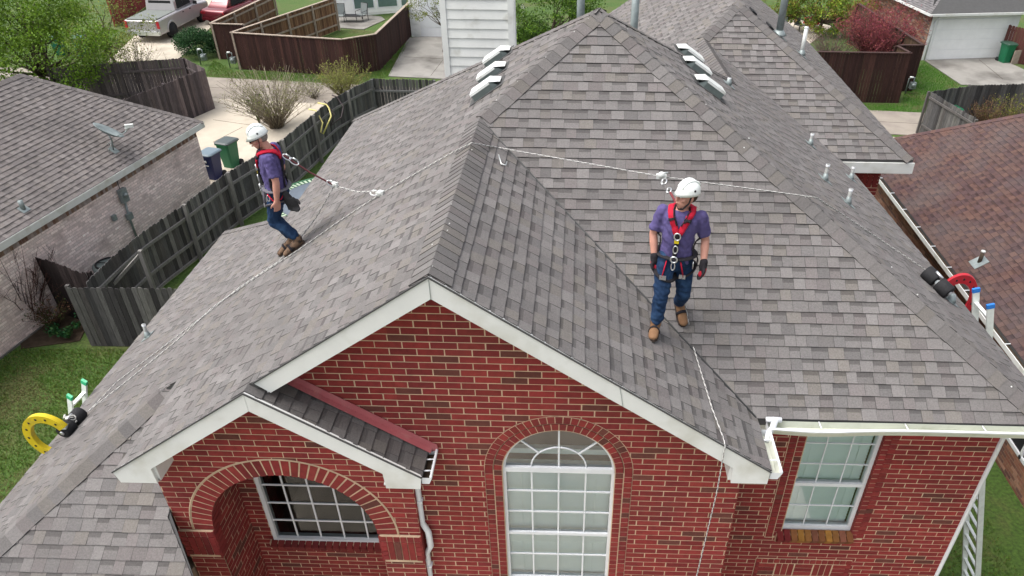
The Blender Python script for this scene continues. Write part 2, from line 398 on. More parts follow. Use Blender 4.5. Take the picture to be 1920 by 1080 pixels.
# planes (house z; lifted by ZO through .O)
plL = Plane((0, 0, 8.0+ZO), (0, 1, 0), (1, 0, 0), m_)
plG = Plane((0, 0, 8.0+ZO), (0, 1, 0), (-1, 0, 0), m_)
plF = Plane((APX[0], APX[1], ZA+ZO), (1, 0, 0), (0, 1, 0), mf)
plR = Plane((APX[0], APX[1], ZA+ZO), (-.0556, .9985, 0), (-.9985, -.0556, 0), .676)
plE = Plane((-3.4, 1.03, 5.654+ZO), (1, 0, 0), (0, 1, 0), m_)
plP = Plane((-1.75, 0, 6.79+ZO), (0, 1, 0), (-1, 0, 0), m_)
R2 = (4.28, 10.22, 7.86)
plW = Plane((R2[0], R2[1], R2[2]+ZO), (1, 0, 0), (0, 1, 0), m_)
plWL = Plane((R2[0], R2[1], R2[2]+ZO), (0, 1, 0), (1, 0, 0), m_)
plWR = Plane((R2[0], R2[1], R2[2]+ZO), (0, 1, 0), (-1, 0, 0), m_)
plB = Plane((APX[0], APX[1], ZA+ZO), (1, 0, 0), (0, -1, 0), .69)
yh = 4.5-.97/mf
rear = lambda x: 4.5+(1.41-x)*1.012
regL = [[(-1.75, -.28), (0, -.28), (0, rear(0)), (-1.75, rear(-1.75))],
        [(0, yh), (APX[0], APX[1]), (0, rear(0))],
        [(-3.28, -.387), (-1.75, -.387), (-1.75, rear(-1.75)), (-3.28, rear(-3.28))],
        [(-3.43, .96), (-3.28, .96), (-3.28, rear(-3.28)), (-3.43, rear(-3.43))],
        [(-5.79, -1.36), (-3.43, 1.0), (-3.43, 5.1), (-5.79, 7.46)]]
regG = [[(0, -.28), (3.12, -.28), (3.12, .449), (0, yh)]]
regF = [[(0, yh), (3.106, .449), (6.248, .449), APX]]
JW, KW = (3.537, 9.477), (3.613, 6.72)
regR = [[APX, (6.248, .449), KW], [(6.248, .449), (6.407, .449), (6.035, 7.155), (5.876, 7.3), JW, KW]]
regE = [[(-3.4, 1.03), (-5.79, -1.36), (-3.12, -1.36), (-3.12, 1.03)], [(-3.12, -.13), (-3.12, -1.36), (-2.2, -1.36), (-2.56, -.9)]]
regP = [[(-1.75, -.387), (-.262, -.387), (-.262, -.012), (-1.75, -.012)]]
regW = [[(5.876, 7.3), (7.21, 7.3), (R2[0], R2[1]), JW]]
regWL = [[JW, (R2[0], R2[1]), (R2[0], 16), (3.357, 16)], [(3.357, 16), (-.5, 16), (-.5, 10.8), KW]]
regWR = [[(R2[0], R2[1]), (7.21, 7.3), (7.21, 16), (R2[0], 16)]]
regB = [[APX, KW, (-.5, 10.8), (-3.43, 9.4)]]
dk = MB()
for pl, rg in ((plL, regL), (plG, regG), (plF, regF), (plR, regR), (plE, regE), (plP, regP), (plW, regW), (plWL, regWL), (plWR, regWR)): deck(dk, pl, rg, .09)
deck(dk, plB, regB, .09)
ROOF = obj('roof', dk, M['deck'], H)
pc = []
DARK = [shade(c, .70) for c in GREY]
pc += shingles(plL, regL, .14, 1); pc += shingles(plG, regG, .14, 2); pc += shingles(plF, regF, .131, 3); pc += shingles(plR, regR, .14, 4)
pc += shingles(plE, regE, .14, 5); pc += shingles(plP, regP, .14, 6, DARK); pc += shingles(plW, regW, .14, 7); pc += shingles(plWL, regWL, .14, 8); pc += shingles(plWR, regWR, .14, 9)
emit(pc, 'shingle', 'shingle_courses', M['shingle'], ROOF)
def hp(pl, x, y): return pl.at(x, y)
caps = []
def hip(a, b, p1, p2, pl, seed, e=.14, w=.15): return hipcaps(pl.at(*a), pl.at(*b), p1.N, p2.N, e, w, seed)
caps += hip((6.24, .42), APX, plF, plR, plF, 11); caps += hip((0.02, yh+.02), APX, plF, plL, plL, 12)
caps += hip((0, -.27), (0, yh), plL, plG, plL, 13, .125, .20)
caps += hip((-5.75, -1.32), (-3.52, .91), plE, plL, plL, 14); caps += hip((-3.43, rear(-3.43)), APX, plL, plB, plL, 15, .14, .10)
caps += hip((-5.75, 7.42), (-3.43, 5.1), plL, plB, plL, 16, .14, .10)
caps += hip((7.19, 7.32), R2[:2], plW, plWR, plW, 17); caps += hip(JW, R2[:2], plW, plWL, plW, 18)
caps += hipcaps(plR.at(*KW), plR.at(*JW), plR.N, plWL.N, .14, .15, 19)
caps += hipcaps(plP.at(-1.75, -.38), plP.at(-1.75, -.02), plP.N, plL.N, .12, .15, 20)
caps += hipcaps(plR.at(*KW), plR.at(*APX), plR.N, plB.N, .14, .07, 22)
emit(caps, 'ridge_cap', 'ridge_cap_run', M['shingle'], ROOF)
mb = MB()         # metal valley line between gable slope and front slope, bird droppings stay out
va, vb = plG.at(.05, yh-.045, .012), plG.at(3.106, .449, .012)
mb.tube([va, vb], .012, 5); obj('valley_flashing', mb, M['deck'], ROOF)
R_ = random.Random(5); mb = MB()         # pale droppings and nail-head tar dots on the caps
for (a, b, pl, n) in (((5.9, .72), (1.5, 4.42), plF, 9), ((0, -.2), (0, 3), plL, 9), ((.1, yh+.1), (1.3, 4.4), plL, 6)):
    for _ in range(n):
        t = R_.random(); x, y = a[0]+(b[0]-a[0])*t+R_.uniform(-.07, .07), a[1]+(b[1]-a[1])*t+R_.uniform(-.05, .05)
        c = pl.at(x, y, .034); r = R_.uniform(.004, .010)
        mb.lathe([(0, .003), (r*.7, .003), (r, 0)], c, pl.N, 6)
obj('pale_splash', mb, mat('splash', (.62, .62, .60), .8), ROOF, kind='stuff')
# ---------------------------------------------------------------- walls
Yg, Yp, Yr, Yw = 0.0, -.11, .85, .66
zb0 = 6.6-.0397       # a bed joint of the gable coursing (house z)
X0 = -.125
AW = (1.055, 5.47)    # arched window centre / springing
PA = (-1.82, 4.53)    # porch arch centre
def off(mb): mb.v = [(p[0], p[1], p[2]+ZO) for p in mb.v]; return mb
WALL = MB()
br_all, mo_all = [], MB()
def addw(br, mo):
    global br_all
    br_all += [off(b) for b in br]; off(mo); k = len(mo_all.v); mo_all.v += mo.v; mo_all.f += [[i+k for i in f] for f in mo.f]; mo_all.c += mo.c; mo_all.sm += mo.sm
zbot = -ZO
# gable wall: left edge runs behind the porch, top under the rakes
gt = lambda x: 8-.69*abs(x)-.17
gable = [[(-.5, zbot), (2.94, zbot), (2.94, gt(2.94)), (0, gt(0)), (-.5, gt(.5))], [(-1.72, gt(1.72)-.9), (-.5, 5.0), (-.5, gt(.5)), (-1.72, gt(1.72))]]
opn = [('r', AW[0]-.765, AW[0]+.765, 3.55, AW[1]), ('c', AW[0], AW[1], .765)]
br, mo = wall_bricks((0, Yg, 0), (1, 0, 0), (0, -1, 0), gable, opn, x0=X0, z0=zb0, seed=21, pal=RED); addw(br, mo)
# porch front wall
pt = lambda x: 6.79-.69*abs(x+1.75)-.17
prw = [[(-3.12, zbot), (-.45, zbot), (-.45, pt(-.45)), (-1.75, pt(-1.75)), (-3.12, pt(-3.12))]]
opp = [('r', PA[0]-1.13, PA[0]+1.13, 4.53, 4.531), ('c', PA[0], PA[1], 1.13), ('r', -2.74, -.90, zbot, PA[1]), ('r', -3.12, -2.74, 4.08, 4.53), ('r', -.90, -.45, 4.08, 4.53)]
br, mo = wall_bricks((0, Yp, 0), (1, 0, 0), (0, -1, 0), prw, opp, x0=X0+.06, z0=zb0, seed=22, pal=RED); addw(br, mo)
# porch return (right side) and left side
for xx, nn, y0_, y1_ in ((-.45, 1, Yp, Yg), (-3.12, -1, Yp, 1.0)):
    br, mo = wall_bricks((xx, 0, 0), (0, nn, 0), (nn, 0, 0), [[(nn*y0_, zbot), (nn*y1_, zbot), (nn*y1_, 5.6), (nn*y0_, 5.6)]], x0=.02, z0=zb0, seed=23, pal=RED); addw(br, mo)
# gable wall return on the right
br, mo = wall_bricks((2.94, 0, 0), (0, 1, 0), (1, 0, 0), [[(0, zbot), (Yr, zbot), (Yr, 5.75), (0, 5.75)]], x0=.03, z0=zb0, seed=24, pal=RED); addw(br, mo)
# recess: back wall and two cheeks
br, mo = wall_bricks((0, Yw, 0), (1, 0, 0), (0, -1, 0), [[(-2.86, 0), (-.78, 0), (-.78, 5.5), (-2.86, 5.5)]], [('r', -2.57, -1.07, 3.40, 5.1), ('r', -2.6, -1.04, 3.27, 3.40)], x0=X0-.05, z0=zb0, seed=25, pal=RED); addw(br, mo)
br, mo = wall_bricks((-2.80, 0, 0), (0, 1, 0), (1, 0, 0), [[(Yp+.09, 0), (Yw, 0), (Yw, 5.4), (Yp+.09, 5.4)]], x0=.1, z0=zb0, seed=26, pal=RED); addw(br, mo)
br, mo = wall_bricks((-.80, 0, 0), (0, -1, 0), (-1, 0, 0), [[(-Yw, 0), (-Yp, 0), (-Yp, 5.4), (-Yw, 5.4)]], x0=.1, z0=zb0, seed=27, pal=RED); addw(br, mo)
# right section
rop = [('r', 3.67, 4.90, 3.44, 5.7), ('r', 3.63, 4.88, 2.5, 3.02)]
br, mo = wall_bricks((0, Yr, 0), (1, 0, 0), (0, -1, 0), [[(2.94, zbot), (6.02, zbot), (6.02, 5.62), (2.94, 5.62)]], rop, x0=X0+.09, z0=zb0, seed=28, pal=RED); addw(br, mo)
# rear wing front wall with soldier course
br, mo = wall_bricks((0, 7.65, 0), (1, 0, 0), (0, -1, 0), [[(5.0, zbot), (6.85, zbot), (6.85, 5.5), (5.0, 5.5)]], x0=X0, z0=zb0, seed=29, pal=RED); addw(br, mo)
br, mo = wall_bricks((6.85, 0, 0), (0, 1, 0), (1, 0, 0), [[(7.65, zbot), (12, zbot), (12, 5.5), (7.65, 5.5)]], x0=0, z0=zb0, seed=30, pal=RED); addw(br, mo)
# ---- special bricks ------------------------------------------------
Rb = random.Random(77)
def sb(mbm, c, sx, sz, Yf, proud, ang=0, col=None):
    """one brick on a wall face y=Yf (front face proud), centre c=(x,z)"""
    a, b = math.cos(ang), math.sin(ang)
    P = [(c[0]+a*i*sx/2-b*j*sz/2, c[1]+b*i*sx/2+a*j*sz/2) for i, j in ((-1,-1),(1,-1),(1,1),(-1,1))]
    return off(slab(V(0, Yf, 0), V(1, 0, 0), V(0, 0, 1), V(0, -1, 0), P, lambda t: proud+Rb.uniform(-.001, .001), -.004, col or shade(Rb.choice(RED), Rb.uniform(.82, 1.15))))
def ann(c, r0, r1, Yf, a0=0, a1=math.pi, n=48):      # flat mortar annulus
    mb = MB(); P = []
    for k in range(n+1):
        t = a0+(a1-a0)*k/n
        P.append((c[0]+r0*math.cos(t), c[1]+r0*math.sin(t))); P.append((c[0]+r1*math.cos(t), c[1]+r1*math.sin(t)))
    mb.add([V(p[0], Yf, p[1]) for p in P], [(2*k, 2*k+1, 2*k+3, 2*k+2) for k in range(n)]); return mb
def wedge(c, r0, r1, t0, t1, Yf, proud, y_back=None):
    P = [(c[0]+r*math.cos(t), c[1]+r*math.sin(t)) for r, t in ((r0, t0), (r1, t0), (r1, t1), (r0, t1))]
    P = P if area(P) > 0 else P[::-1]
    return off(slab(V(0, Yf, 0), V(1, 0, 0), V(0, 0, 1), V(0, -1, 0), P, lambda t: proud, -.004 if y_back is None else -y_back, shade(Rb.choice(RED), Rb.uniform(.80, 1.18))))
zero = []
# arched window: two rings of headers and two jamb columns
for r0, r1, n in ((.588, .668, 26), (.680, .762, 29)):
    zero.append(ann(AW, r0-.012, r1+.006, Yg-.001))
    for k in range(n):
        t0, t1 = math.pi*k/n+.005/r0, math.pi*(k+1)/n-.005/r0
        br_all.append(wedge(AW, r0, r1, t0, t1, Yg, .006, .08 if r0 < .6 else None))
zero.append(MB().quad((AW[0]-.762, Yg-.001, 3.5), (AW[0]-.585, Yg-.001, 3.5), (AW[0]-.585, Yg-.001, AW[1]), (AW[0]-.762, Yg-.001, AW[1])))
zero.append(MB().quad((AW[0]+.585, Yg-.001, 3.5), (AW[0]+.762, Yg-.001, 3.5), (AW[0]+.762, Yg-.001, AW[1]), (AW[0]+.585, Yg-.001, AW[1])))
for s in (-1, 1):
    for rr in (.628, .721):
        z = AW[1]-.005
        while z > 3.5:
            br_all.append(sb(None, (AW[0]+s*rr, z-.034+(.0 if rr < .7 else .02)), .080, .068, Yg,   .006)); z -= .0794
    zero.append(MB().b2((AW[0]+s*.585-.004, Yg-.002, 3.5), (AW[0]+s*.585+.004, Yg+.1, AW[1])))
# porch arch: long soldiers and thick cream joints
zero.append(ann(PA, .905, 1.13, Yp-.001))
n = 35
for k in range(n):
    t0, t1 = math.pi*k/n+.009, math.pi*(k+1)/n-.009
    br_all.append(wedge(PA, .900, 1.115, t0, t1, Yp,   .006))
    br_all.append(off(MB().prism([V(PA[0]+.903*math.cos(t), y, PA[1]+.903*math.sin(t)) for t, y in ((t0, Yp), (t1, Yp), (t1, Yp+.2), (t0, Yp+.2))], V(math.cos((t0+t1)/2), 0, math.sin((t0+t1)/2))*.03, shade(Rb.choice(RED), .9))))
obj('arch_hood', off(MB().tube([V(PA[0]+1.135*math.cos(math.pi*k/40), Yp-.004, PA[1]+1.135*math.sin(math.pi*k/40)) for k in range(41)], .008, 5)), M['mortar'], H)
# impost bands on both piers
for xa, xb in ((-3.12, -2.74), (-.90, -.45)):
    zero.append(MB().b2((xa, Yp-.022, 4.08), (xb, Yp+.1, 4.525)))
    for q in range(6):
        for xs_ in (xa, xb): br_all.append(off(MB().b2((xs_-.012, Yp-.028, 4.085+q*.0745), (xs_+.012, Yp+.12, 4.15+q*.0745), shade(Rb.choice(RED), Rb.uniform(.8, 1.1)))))
    w = (xb-xa)
    nb = max(4, int(round(w/.08)))
    for k in range(nb):
        br_all.append(sb(None, (xa+w*(k+.5)/nb, 4.478), w/nb-.010, .072, Yp-.022, .008))
    for k in range(nb):
        x = xa+w*(k+.5)/nb
        if k in (0, nb-1) and w > .4 or (k == 0):
            for q in range(4): br_all.append(sb(None, (x, 4.395-q*.0794), w/nb-.010, .068, Yp-.022, .009))
        else: br_all.append(sb(None, (x, 4.28), w/nb-.010, .300, Yp-.022, .011))
    for k in range(nb): br_all.append(sb(None, (xa+w*(k+.5)/nb, 4.10), w/nb-.010, .05, Yp-.012, .008))
# recess window sill (rowlock) and right window sill, surround, panel
zero.append(MB().b2((-2.62, Yw-.055, 3.26), (-1.02, Yw+.05, 3.385)))
for k in range(18):
    x = -2.6+.0875*(k+.5); br_all.append(off(MB().box((x, Yw-.02, 3.335), (.076, .13, .125), 0, shade(Rb.choice(RED), Rb.uniform(.7, .95)), (V(1,0,0), V(0,.94,.34), V(0,-.34,.94)))))
STAIN = [(.25, .11, .03), (.30, .14, .028), (.22, .085, .03), (.19, .07, .04)]
for s0, s1 in ((3.67, 3.86), (4.745, 4.90)):
    zero.append(MB().quad((s0, Yr-.001, 3.42), (s1, Yr-.001, 3.42), (s1, Yr-.001, 5.62), (s0, Yr-.001, 5.62)))
    for q in (0, 1):
        z = 3.46
        while z < 5.6:
            br_all.append(sb(None, (s0+(s1-s0)*(.25+.5*q), z+.034+q*.02), .083, .068, Yr, .006 if q == (0 if s0 > 4 else 1) else .010)); z += .0794
zero.append(MB().b2((3.86-.004, Yr-.002, 3.5), (3.866, Yr+.08, 5.6))); zero.append(MB().b2((4.742, Yr-.002, 3.5), (4.750, Yr+.08, 5.6)))
z = 3.5
while z < 5.58:      # jamb headers turned into the reveal
    br_all.append(off(MB().b2((4.737, Yr-.006, z), (4.745, Yr+.07, z+.068), shade(Rb.choice(RED), .9)))); z += .0794
zero.append(MB().b2((3.80, Yr-.03, 3.40), (4.76, Yr+.06, 3.54)))
for k in range(11):
    x = 3.80+.0873*(k+.5); c = shade(STAIN[(k*7) % 4], Rb.uniform(.85, 1.15)) if k > 1 else shade(RED[k], .8)
    br_all.append(off(MB().box((x, Yr-.015, 3.495), (.076, .14, .12), 0, c, (V(1,0,0), V(0,.90,.43), V(0,-.43,.90)))))
zero.append(MB().b2((3.63, Yr-.004, 2.3), (4.88, Yr+.05, 3.02)))
for k in range(16): br_all.append(sb(None, (3.63+.0781*(k+.5), 2.975), .068, .068, Yr-.004, .011))
for i in range(5):
    for j in range(3):
        cx, cz = 3.76+.248*(i+.5)-.124+.02, 2.80-.248*j
        for q in range(3):
            if (i+j) % 2: br_all.append(sb(None, (cx+(q-1)*.0794, cz), .068, .228, Yr-.004,   .006))
            else: br_all.append(sb(None, (cx, cz+(q-1)*.0794), .228, .068, Yr-.004,   .006))
for k in range(8): 
    for xx in (3.66, 4.85): br_all.append(sb(None, (xx, 2.90-k*.0794), .05, .068, Yr-.004, .012))
# soldier course under the rear wing eave
for k in range(19): br_all.append(sb(None, (5.05+.0955*k, 5.30), .083, .22, 7.65-.008,   .006))
for q in zero:
    off(q); k = len(mo_all.v); mo_all.v += q.v; mo_all.f += [[i+k for i in f] for f in q.f]; mo_all.c += q.c; mo_all.sm += q.sm
BW = obj('brick_wall', mo_all, M['mortar'], H)
emit(br_all, 'brick', 'brick_courses', M['brick'], BW)
# solid core (plain mass behind the visible walls, so nothing shows through)
mb = MB()
for lo, hi in (((-3.05, .80, -ZO), (-.5, 8.9, 3.15)), ((-3.05, 1.95, 3.15), (-.5, 8.9, 5.4)), ((-3.05, .80, 3.15), (-2.68, 1.95, 5.4)), ((-.94, .80, 3.15), (-.5, 1.95, 5.4)), ((-.5, .12, -ZO), (.40, 8.9, 5.4)), ((1.70, .12, -ZO), (2.90, 8.9, 5.4)), ((.40, .62, -ZO), (1.70, 8.9, 5.4)), ((2.90, .95, -ZO), (3.80, 8.9, 5.4)), ((4.76, .95, -ZO), (6.0, 8.9, 5.4)), ((3.80, 1.4, -ZO), (4.76, 8.9, 5.4)), ((.40, .10, -ZO), (1.70, .62, 3.5)), ((3.80, .95, -ZO), (4.76, 1.4, 3.4)), ((0, 8.9, -ZO), (6.8, 15.5, 5.4)), ((5.0, 7.7, -ZO), (6.8, 8.9, 5.4)), ((-5.3, -.95, -ZO), (-3.15, 6.9, 3.85))):
    mb.b2(lo, hi)
obj('wall_core', off(mb), M['mortar_brown'], H)
mb = MB()
mb.prism([V(-1.6, .1, 5.3), V(1.6, .1, 5.3), V(1.3, .1, 6.85), V(0, .1, 7.7), V(-1.3, .1, 6.85)], V(0, 2.5, 0)) if False else None
mb.prism([V(x, .04, gt(x)-.02) for x in (2.9, 1.9)]+[V(1.9, .04, 5.4), V(2.9, .04, 5.4)], V(0, .3, 0))
mb.prism([V(-1.65, .04, gt(1.65)-.02), V(-1.65, .04, 5.4), V(.2, .04, 5.4), V(.2, .04, 6.4), V(1.9, .04, 6.4), V(1.9, .04, gt(1.9)-.02), V(0, .04, gt(0)-.02)], V(0, .3, 0))
obj('gable_core', off(mb), M['mortar_brown'], H)
# ---------------------------------------------------------------- windows
def wpart(name, mb, m, par): return obj(name, off(mb), m, par)
def blind(par, x0, x1, z0, z1, y, step=.05, name='blind'):
    mb = MB(); z = z0; R = random.Random(3)
    while z < z1:
        t = R.uniform(-.12, .12); mb.add([V(x0, y-.012, z-.022), V(x1, y-.012, z-.022+t*.01), V(x1, y+.004, z+.026+t*.01), V(x0, y+.004, z+.026)], [(0, 1, 2, 3)]); z += step
    for x in (x0+.15*(x1-x0), x0+.85*(x1-x0)): mb.b2((x-.004, y-.022, z0), (x+.004, y-.018, z1))
    wpart('added_blind_back', MB().b2((x0, y+.03, z0), (x1, y+.034, z1)), M['blind'], par)  # pale backing sheet added behind the slats to brighten the blinds
    return wpart(name, mb, M['blind'], par)
def glaze(par, x0, x1, z0, z1, y, g_='glass'):
    return wpart('pane', MB().quad((x0, y, z0), (x1, y, z0), (x1, y, z1), (x0, y, z1)), M[g_], par)
def muntins(par, xs, zs, x0, x1, z0, z1, y, w=.018):
    for x in xs: wpart('muntin', MB().b2((x-w/2, y-.010, z0), (x+w/2, y+.004, z1)), M['white'], par)
    for z in zs: wpart('muntin', MB().b2((x0, y-.0125, z-w/2), (x1, y+.0035, z+w/2)), M['white'], par)
# arched window
y = .055
fr = MB(); xl_, xr_ = .462, 1.648; fw = .045; zb = 3.62; zs = AW[1]
fr.b2((xl_, y-.03, zb), (xl_+fw, y+.05, zs)); fr.b2((xr_-fw, y-.03, zb), (xr_, y+.05, zs)); fr.b2((xl_, y-.031, zb-.05), (xr_, y+.05, zb+.035))
ri, ro = .552, .595; n = 32
for k in range(n):
    t0, t1 = math.pi*k/n, math.pi*(k+1)/n
    fr.prism([V(AW[0]+r*math.cos(t), y-.03, zs+r*math.sin(t)) for r, t in ((ri, t0), (ro, t0), (ro, t1), (ri, t1))], V(0, .08, 0))
W1 = obj('window', off(fr), M['white'], H); W1['label'] = 'tall arched white window with fan light and closed blinds'
wpart('rail', MB().b2((xl_+.02, y-.034, zs-.045), (xr_-.02, y+.045, zs+.02)), M['white'], W1)
wpart('rail', MB().b2((xl_+.02, y-.026, 4.415), (xr_-.02, y+.04, 4.455)), M['white'], W1)
xs = (.772, 1.055, 1.338)
muntins(W1, xs, (), xl_, xr_, 4.45, zs-.04, y); muntins(W1, xs, (), xl_, xr_, zb+.03, 4.42, y)
muntins(W1, (), (5.115, 4.785, 4.055), xl_+.04, xr_-.04, 0, 0, y)
muntins(W1, (1.055,), (), 0, 0, zs, zs+ri, y)
for a in (math.pi/4, 3*math.pi/4): wpart('muntin', MB().bar(V(AW[0]+.285*math.cos(a), y-.004, zs+.01+.285*math.sin(a)), V(AW[0]+ri*math.cos(a), y-.004, zs+ri*math.sin(a)), .018, .016, (0, 1, 0)), M['white'], W1)
wpart('muntin', MB().tube([V(AW[0]+.285*math.cos(math.pi*k/20), y-.004, zs+.012+.285*math.sin(math.pi*k/20)) for k in range(21)], .010, 6), M['white'], W1)
glaze(W1, xl_+.03, xr_-.03, zb, zs, y)
wpart('pane', MB().add([V(AW[0]+ri*math.cos(math.pi*k/24), y, zs+ri*math.sin(math.pi*k/24)) for k in range(25)], [tuple(range(25))]), M['glass'], W1)
blind(W1, xl_+.03, xr_-.03, zb+.02, 4.33, y+.07); blind(W1, xl_+.03, xr_-.03, 4.40, zs-.01, y+.085)
wpart('blind_stack', MB().b2((xl_+.03, y+.05, 4.20), (xr_-.03, y+.09, 4.33)), M['blind'], W1)
rm = MB(); rm.b2((.42, .60, 3.5), (1.69, .61, 6.3)); rm.b2((.41, .2, 3.5), (.42, .6, 6.3)); rm.b2((1.69, .2, 3.5), (1.70, .6, 6.3)); rm.b2((.42, .2, 6.25), (1.69, .6, 6.3))
wpart('room', rm, M['tan_room'], W1)
wpart('curtain_rail', MB().b2((xl_+.02, .2, zs+.05), (xr_-.02, .26, zs+.12)), M['blind'], W1)
# right window
y = Yr+.075; fr = MB(); xl_, xr_, zb, zt = 3.83, 4.745, 3.585, 5.58
fr.b2((xl_, y-.03, zb), (xl_+.05, y+.05, zt)); fr.b2((xr_-.05, y-.03, zb), (xr_, y+.05, zt)); fr.b2((xl_, y-.031, zb-.03), (xr_, y+.05, zb+.045)); fr.b2((xl_, y-.031, zt-.04), (xr_, y+.05, zt))
W2 = obj('window', off(fr), M['white'], H); W2['label'] = 'white double hung window with lowered blinds beside the corner'
wpart('rail', MB().b2((xl_+.02, y-.034, 4.36), (xr_-.02, y+.045, 4.41)), M['white'], W2)
muntins(W2, (4.14, 4.43), (5.06, 4.72, 3.99), xl_+.04, xr_-.04, zb+.04, zt-.03, y, .012)
glaze(W2, xl_+.03, xr_-.03, zb, zt, y); blind(W2, xl_+.05, xr_-.06, zb+.05, zt-.03, y+.075)
wpart('room', MB().b2((3.81, y+.2, 3.5), (4.75, y+.21, 5.6)), M['tan_room'], W2)
# recess window
y = Yw+.03; fr = MB(); xl_, xr_, zb, zt = -2.57, -1.07, 3.385, 5.1
fr.b2((xl_, y-.05, zb), (xl_+.05, y+.05, zt)); fr.b2((xr_-.05, y-.05, zb), (xr_, y+.05, zt)); fr.b2((xl_, y-.051, zb-.02), (xr_, y+.05, zb+.045)); fr.b2((xl_, y-.051, zt-.04), (xr_, y+.05, zt))
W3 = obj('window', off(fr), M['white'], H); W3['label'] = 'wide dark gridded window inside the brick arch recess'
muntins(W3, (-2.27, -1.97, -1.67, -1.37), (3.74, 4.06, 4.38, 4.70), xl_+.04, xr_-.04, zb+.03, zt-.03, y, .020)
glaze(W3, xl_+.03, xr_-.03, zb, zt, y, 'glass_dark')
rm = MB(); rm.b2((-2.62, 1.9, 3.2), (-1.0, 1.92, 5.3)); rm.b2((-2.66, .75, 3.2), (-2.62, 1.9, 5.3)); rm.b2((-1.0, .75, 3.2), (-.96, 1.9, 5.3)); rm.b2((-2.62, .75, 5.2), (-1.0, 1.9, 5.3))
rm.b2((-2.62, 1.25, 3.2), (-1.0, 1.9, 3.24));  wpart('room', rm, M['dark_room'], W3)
wpart('inner_ledge', MB().b2((-2.60, .74, 3.36), (-1.02, 1.25, 3.40)), M['driveway_grey'], W3)
mb = MB()
for k in range(14):
    a = k*2.4; mb.add([V(-1.35, .95, 3.42), V(-1.35+.05*math.cos(a), .95+.05*math.sin(a), 3.47), V(-1.35+.09*math.cos(a+.3), .95+.09*math.sin(a+.3), 3.44)], [(0, 1, 2)], (.05, .12, .03))
wpart('house_plant', mb, M['leaf'], W3)
# ---------------------------------------------------------------- rakes, fascia, soffits
def board(name, pts, y0, th, m='trim', par=H): return obj(name, off(MB().prism([V(p[0], y0, p[1]) for p in pts], V(0, th, 0))), M[m], par)
yR = -.30
board('rake_board', [(0, 8.0), (0, 7.79), (-1.555, 6.757-.03), (-1.69, 6.835)], yR, .03)
board('rake_board', [(0.004, 8.0), (3.106, 5.857), (3.10, 5.69), (2.748, 5.69), (2.738, 5.90), (0.004, 7.79)], yR, .03)
obj('board_joint', off(MB().bar(V(1.60, yR-.002, 6.895), V(1.64, yR-.002, 6.665), .004, .006, (0, 1, 0)).bar(V(.002, yR-.002, 8.0), V(.002, yR-.002, 7.79), .004, .008, (0, 1, 0))), M['lead'], H)
obj('drip_edge', off(MB().bar(V(0, yR-.004, 8.004), V(3.115, yR-.004, 5.855), .012, .014, (0, 0, 1)).bar(V(0, yR-.004, 8.004), V(-1.70, yR-.004, 6.831), .012, .014, (0, 0, 1))), M['deck'], H)
mb = MB()
mb.prism([V(0, -.27, 7.84), V(0, -.27, 7.80), V(2.8, -.27, 5.868), V(2.8, -.27, 5.908)], V(0, .27, 0)); mb.prism([V(0, -.27, 7.84), V(0, -.27, 7.80), V(-1.60, -.27, 6.70), V(-1.60, -.27, 6.74)], V(0, .27, 0))
mb.b2((2.78, -.268, 5.695), (3.08, 0, 5.72)); mb.b2((2.72, -.268, 5.70), (2.752, .0, 5.88))
obj('soffit', off(mb), M['trim'], H)
yP = -.407
board('rake_board', [(-1.75, 6.80), (-1.75, 6.59), (-2.892, 5.80), (-2.885, 5.60), (-3.25, 5.60), (-3.285, 5.742)], yP, .03)
board('rake_board', [(-1.746, 6.80), (-.262, 5.775), (-.285, 5.612), (-.622, 5.612), (-.632, 5.815), (-1.746, 6.59)], yP, .03)
obj('drip_edge', off(MB().bar(V(-1.75, yP-.004, 6.805), V(-.255, yP-.004, 5.772), .012, .014).bar(V(-1.75, yP-.004, 6.805), V(-3.29, yP-.004, 5.742), .012, .014)), M['deck'], H)
mb = MB()
mb.prism([V(-1.75, -.377, 6.64), V(-1.75, -.377, 6.60), V(-2.9, -.377, 5.81), V(-2.9, -.377, 5.85)], V(0, .27, 0)); mb.prism([V(-1.75, -.377, 6.64), V(-1.75, -.377, 6.60), V(-.60, -.377, 5.81), V(-.60, -.377, 5.85)], V(0, .27, 0))
mb.b2((-3.24, -.375, 5.606), (-2.87, -.11, 5.63)); mb.b2((-2.895, -.375, 5.61), (-2.86, -.11, 5.80)); mb.b2((-.65, -.375, 5.618), (-.30, -.11, 5.64))
obj('soffit', off(mb), M['trim'], H)
# red apron flashing along the porch slope
obj('apron_flashing', off(MB().prism([V(-1.56, -.015, 6.655), V(-.225, -.015, 5.735), V(-.16, -.015, 5.765), V(-.17, -.015, 5.83), V(-1.40, -.015, 6.67), V(-1.49, -.015, 6.70)], V(0, -.006, 0)).prism([V(-1.56, -.018, 6.692), V(-.225, -.018, 5.772), V(-.225, -.085, 5.776), V(-1.56, -.085, 6.696)], V(0, 0, .006))), M['flash_red'], H)
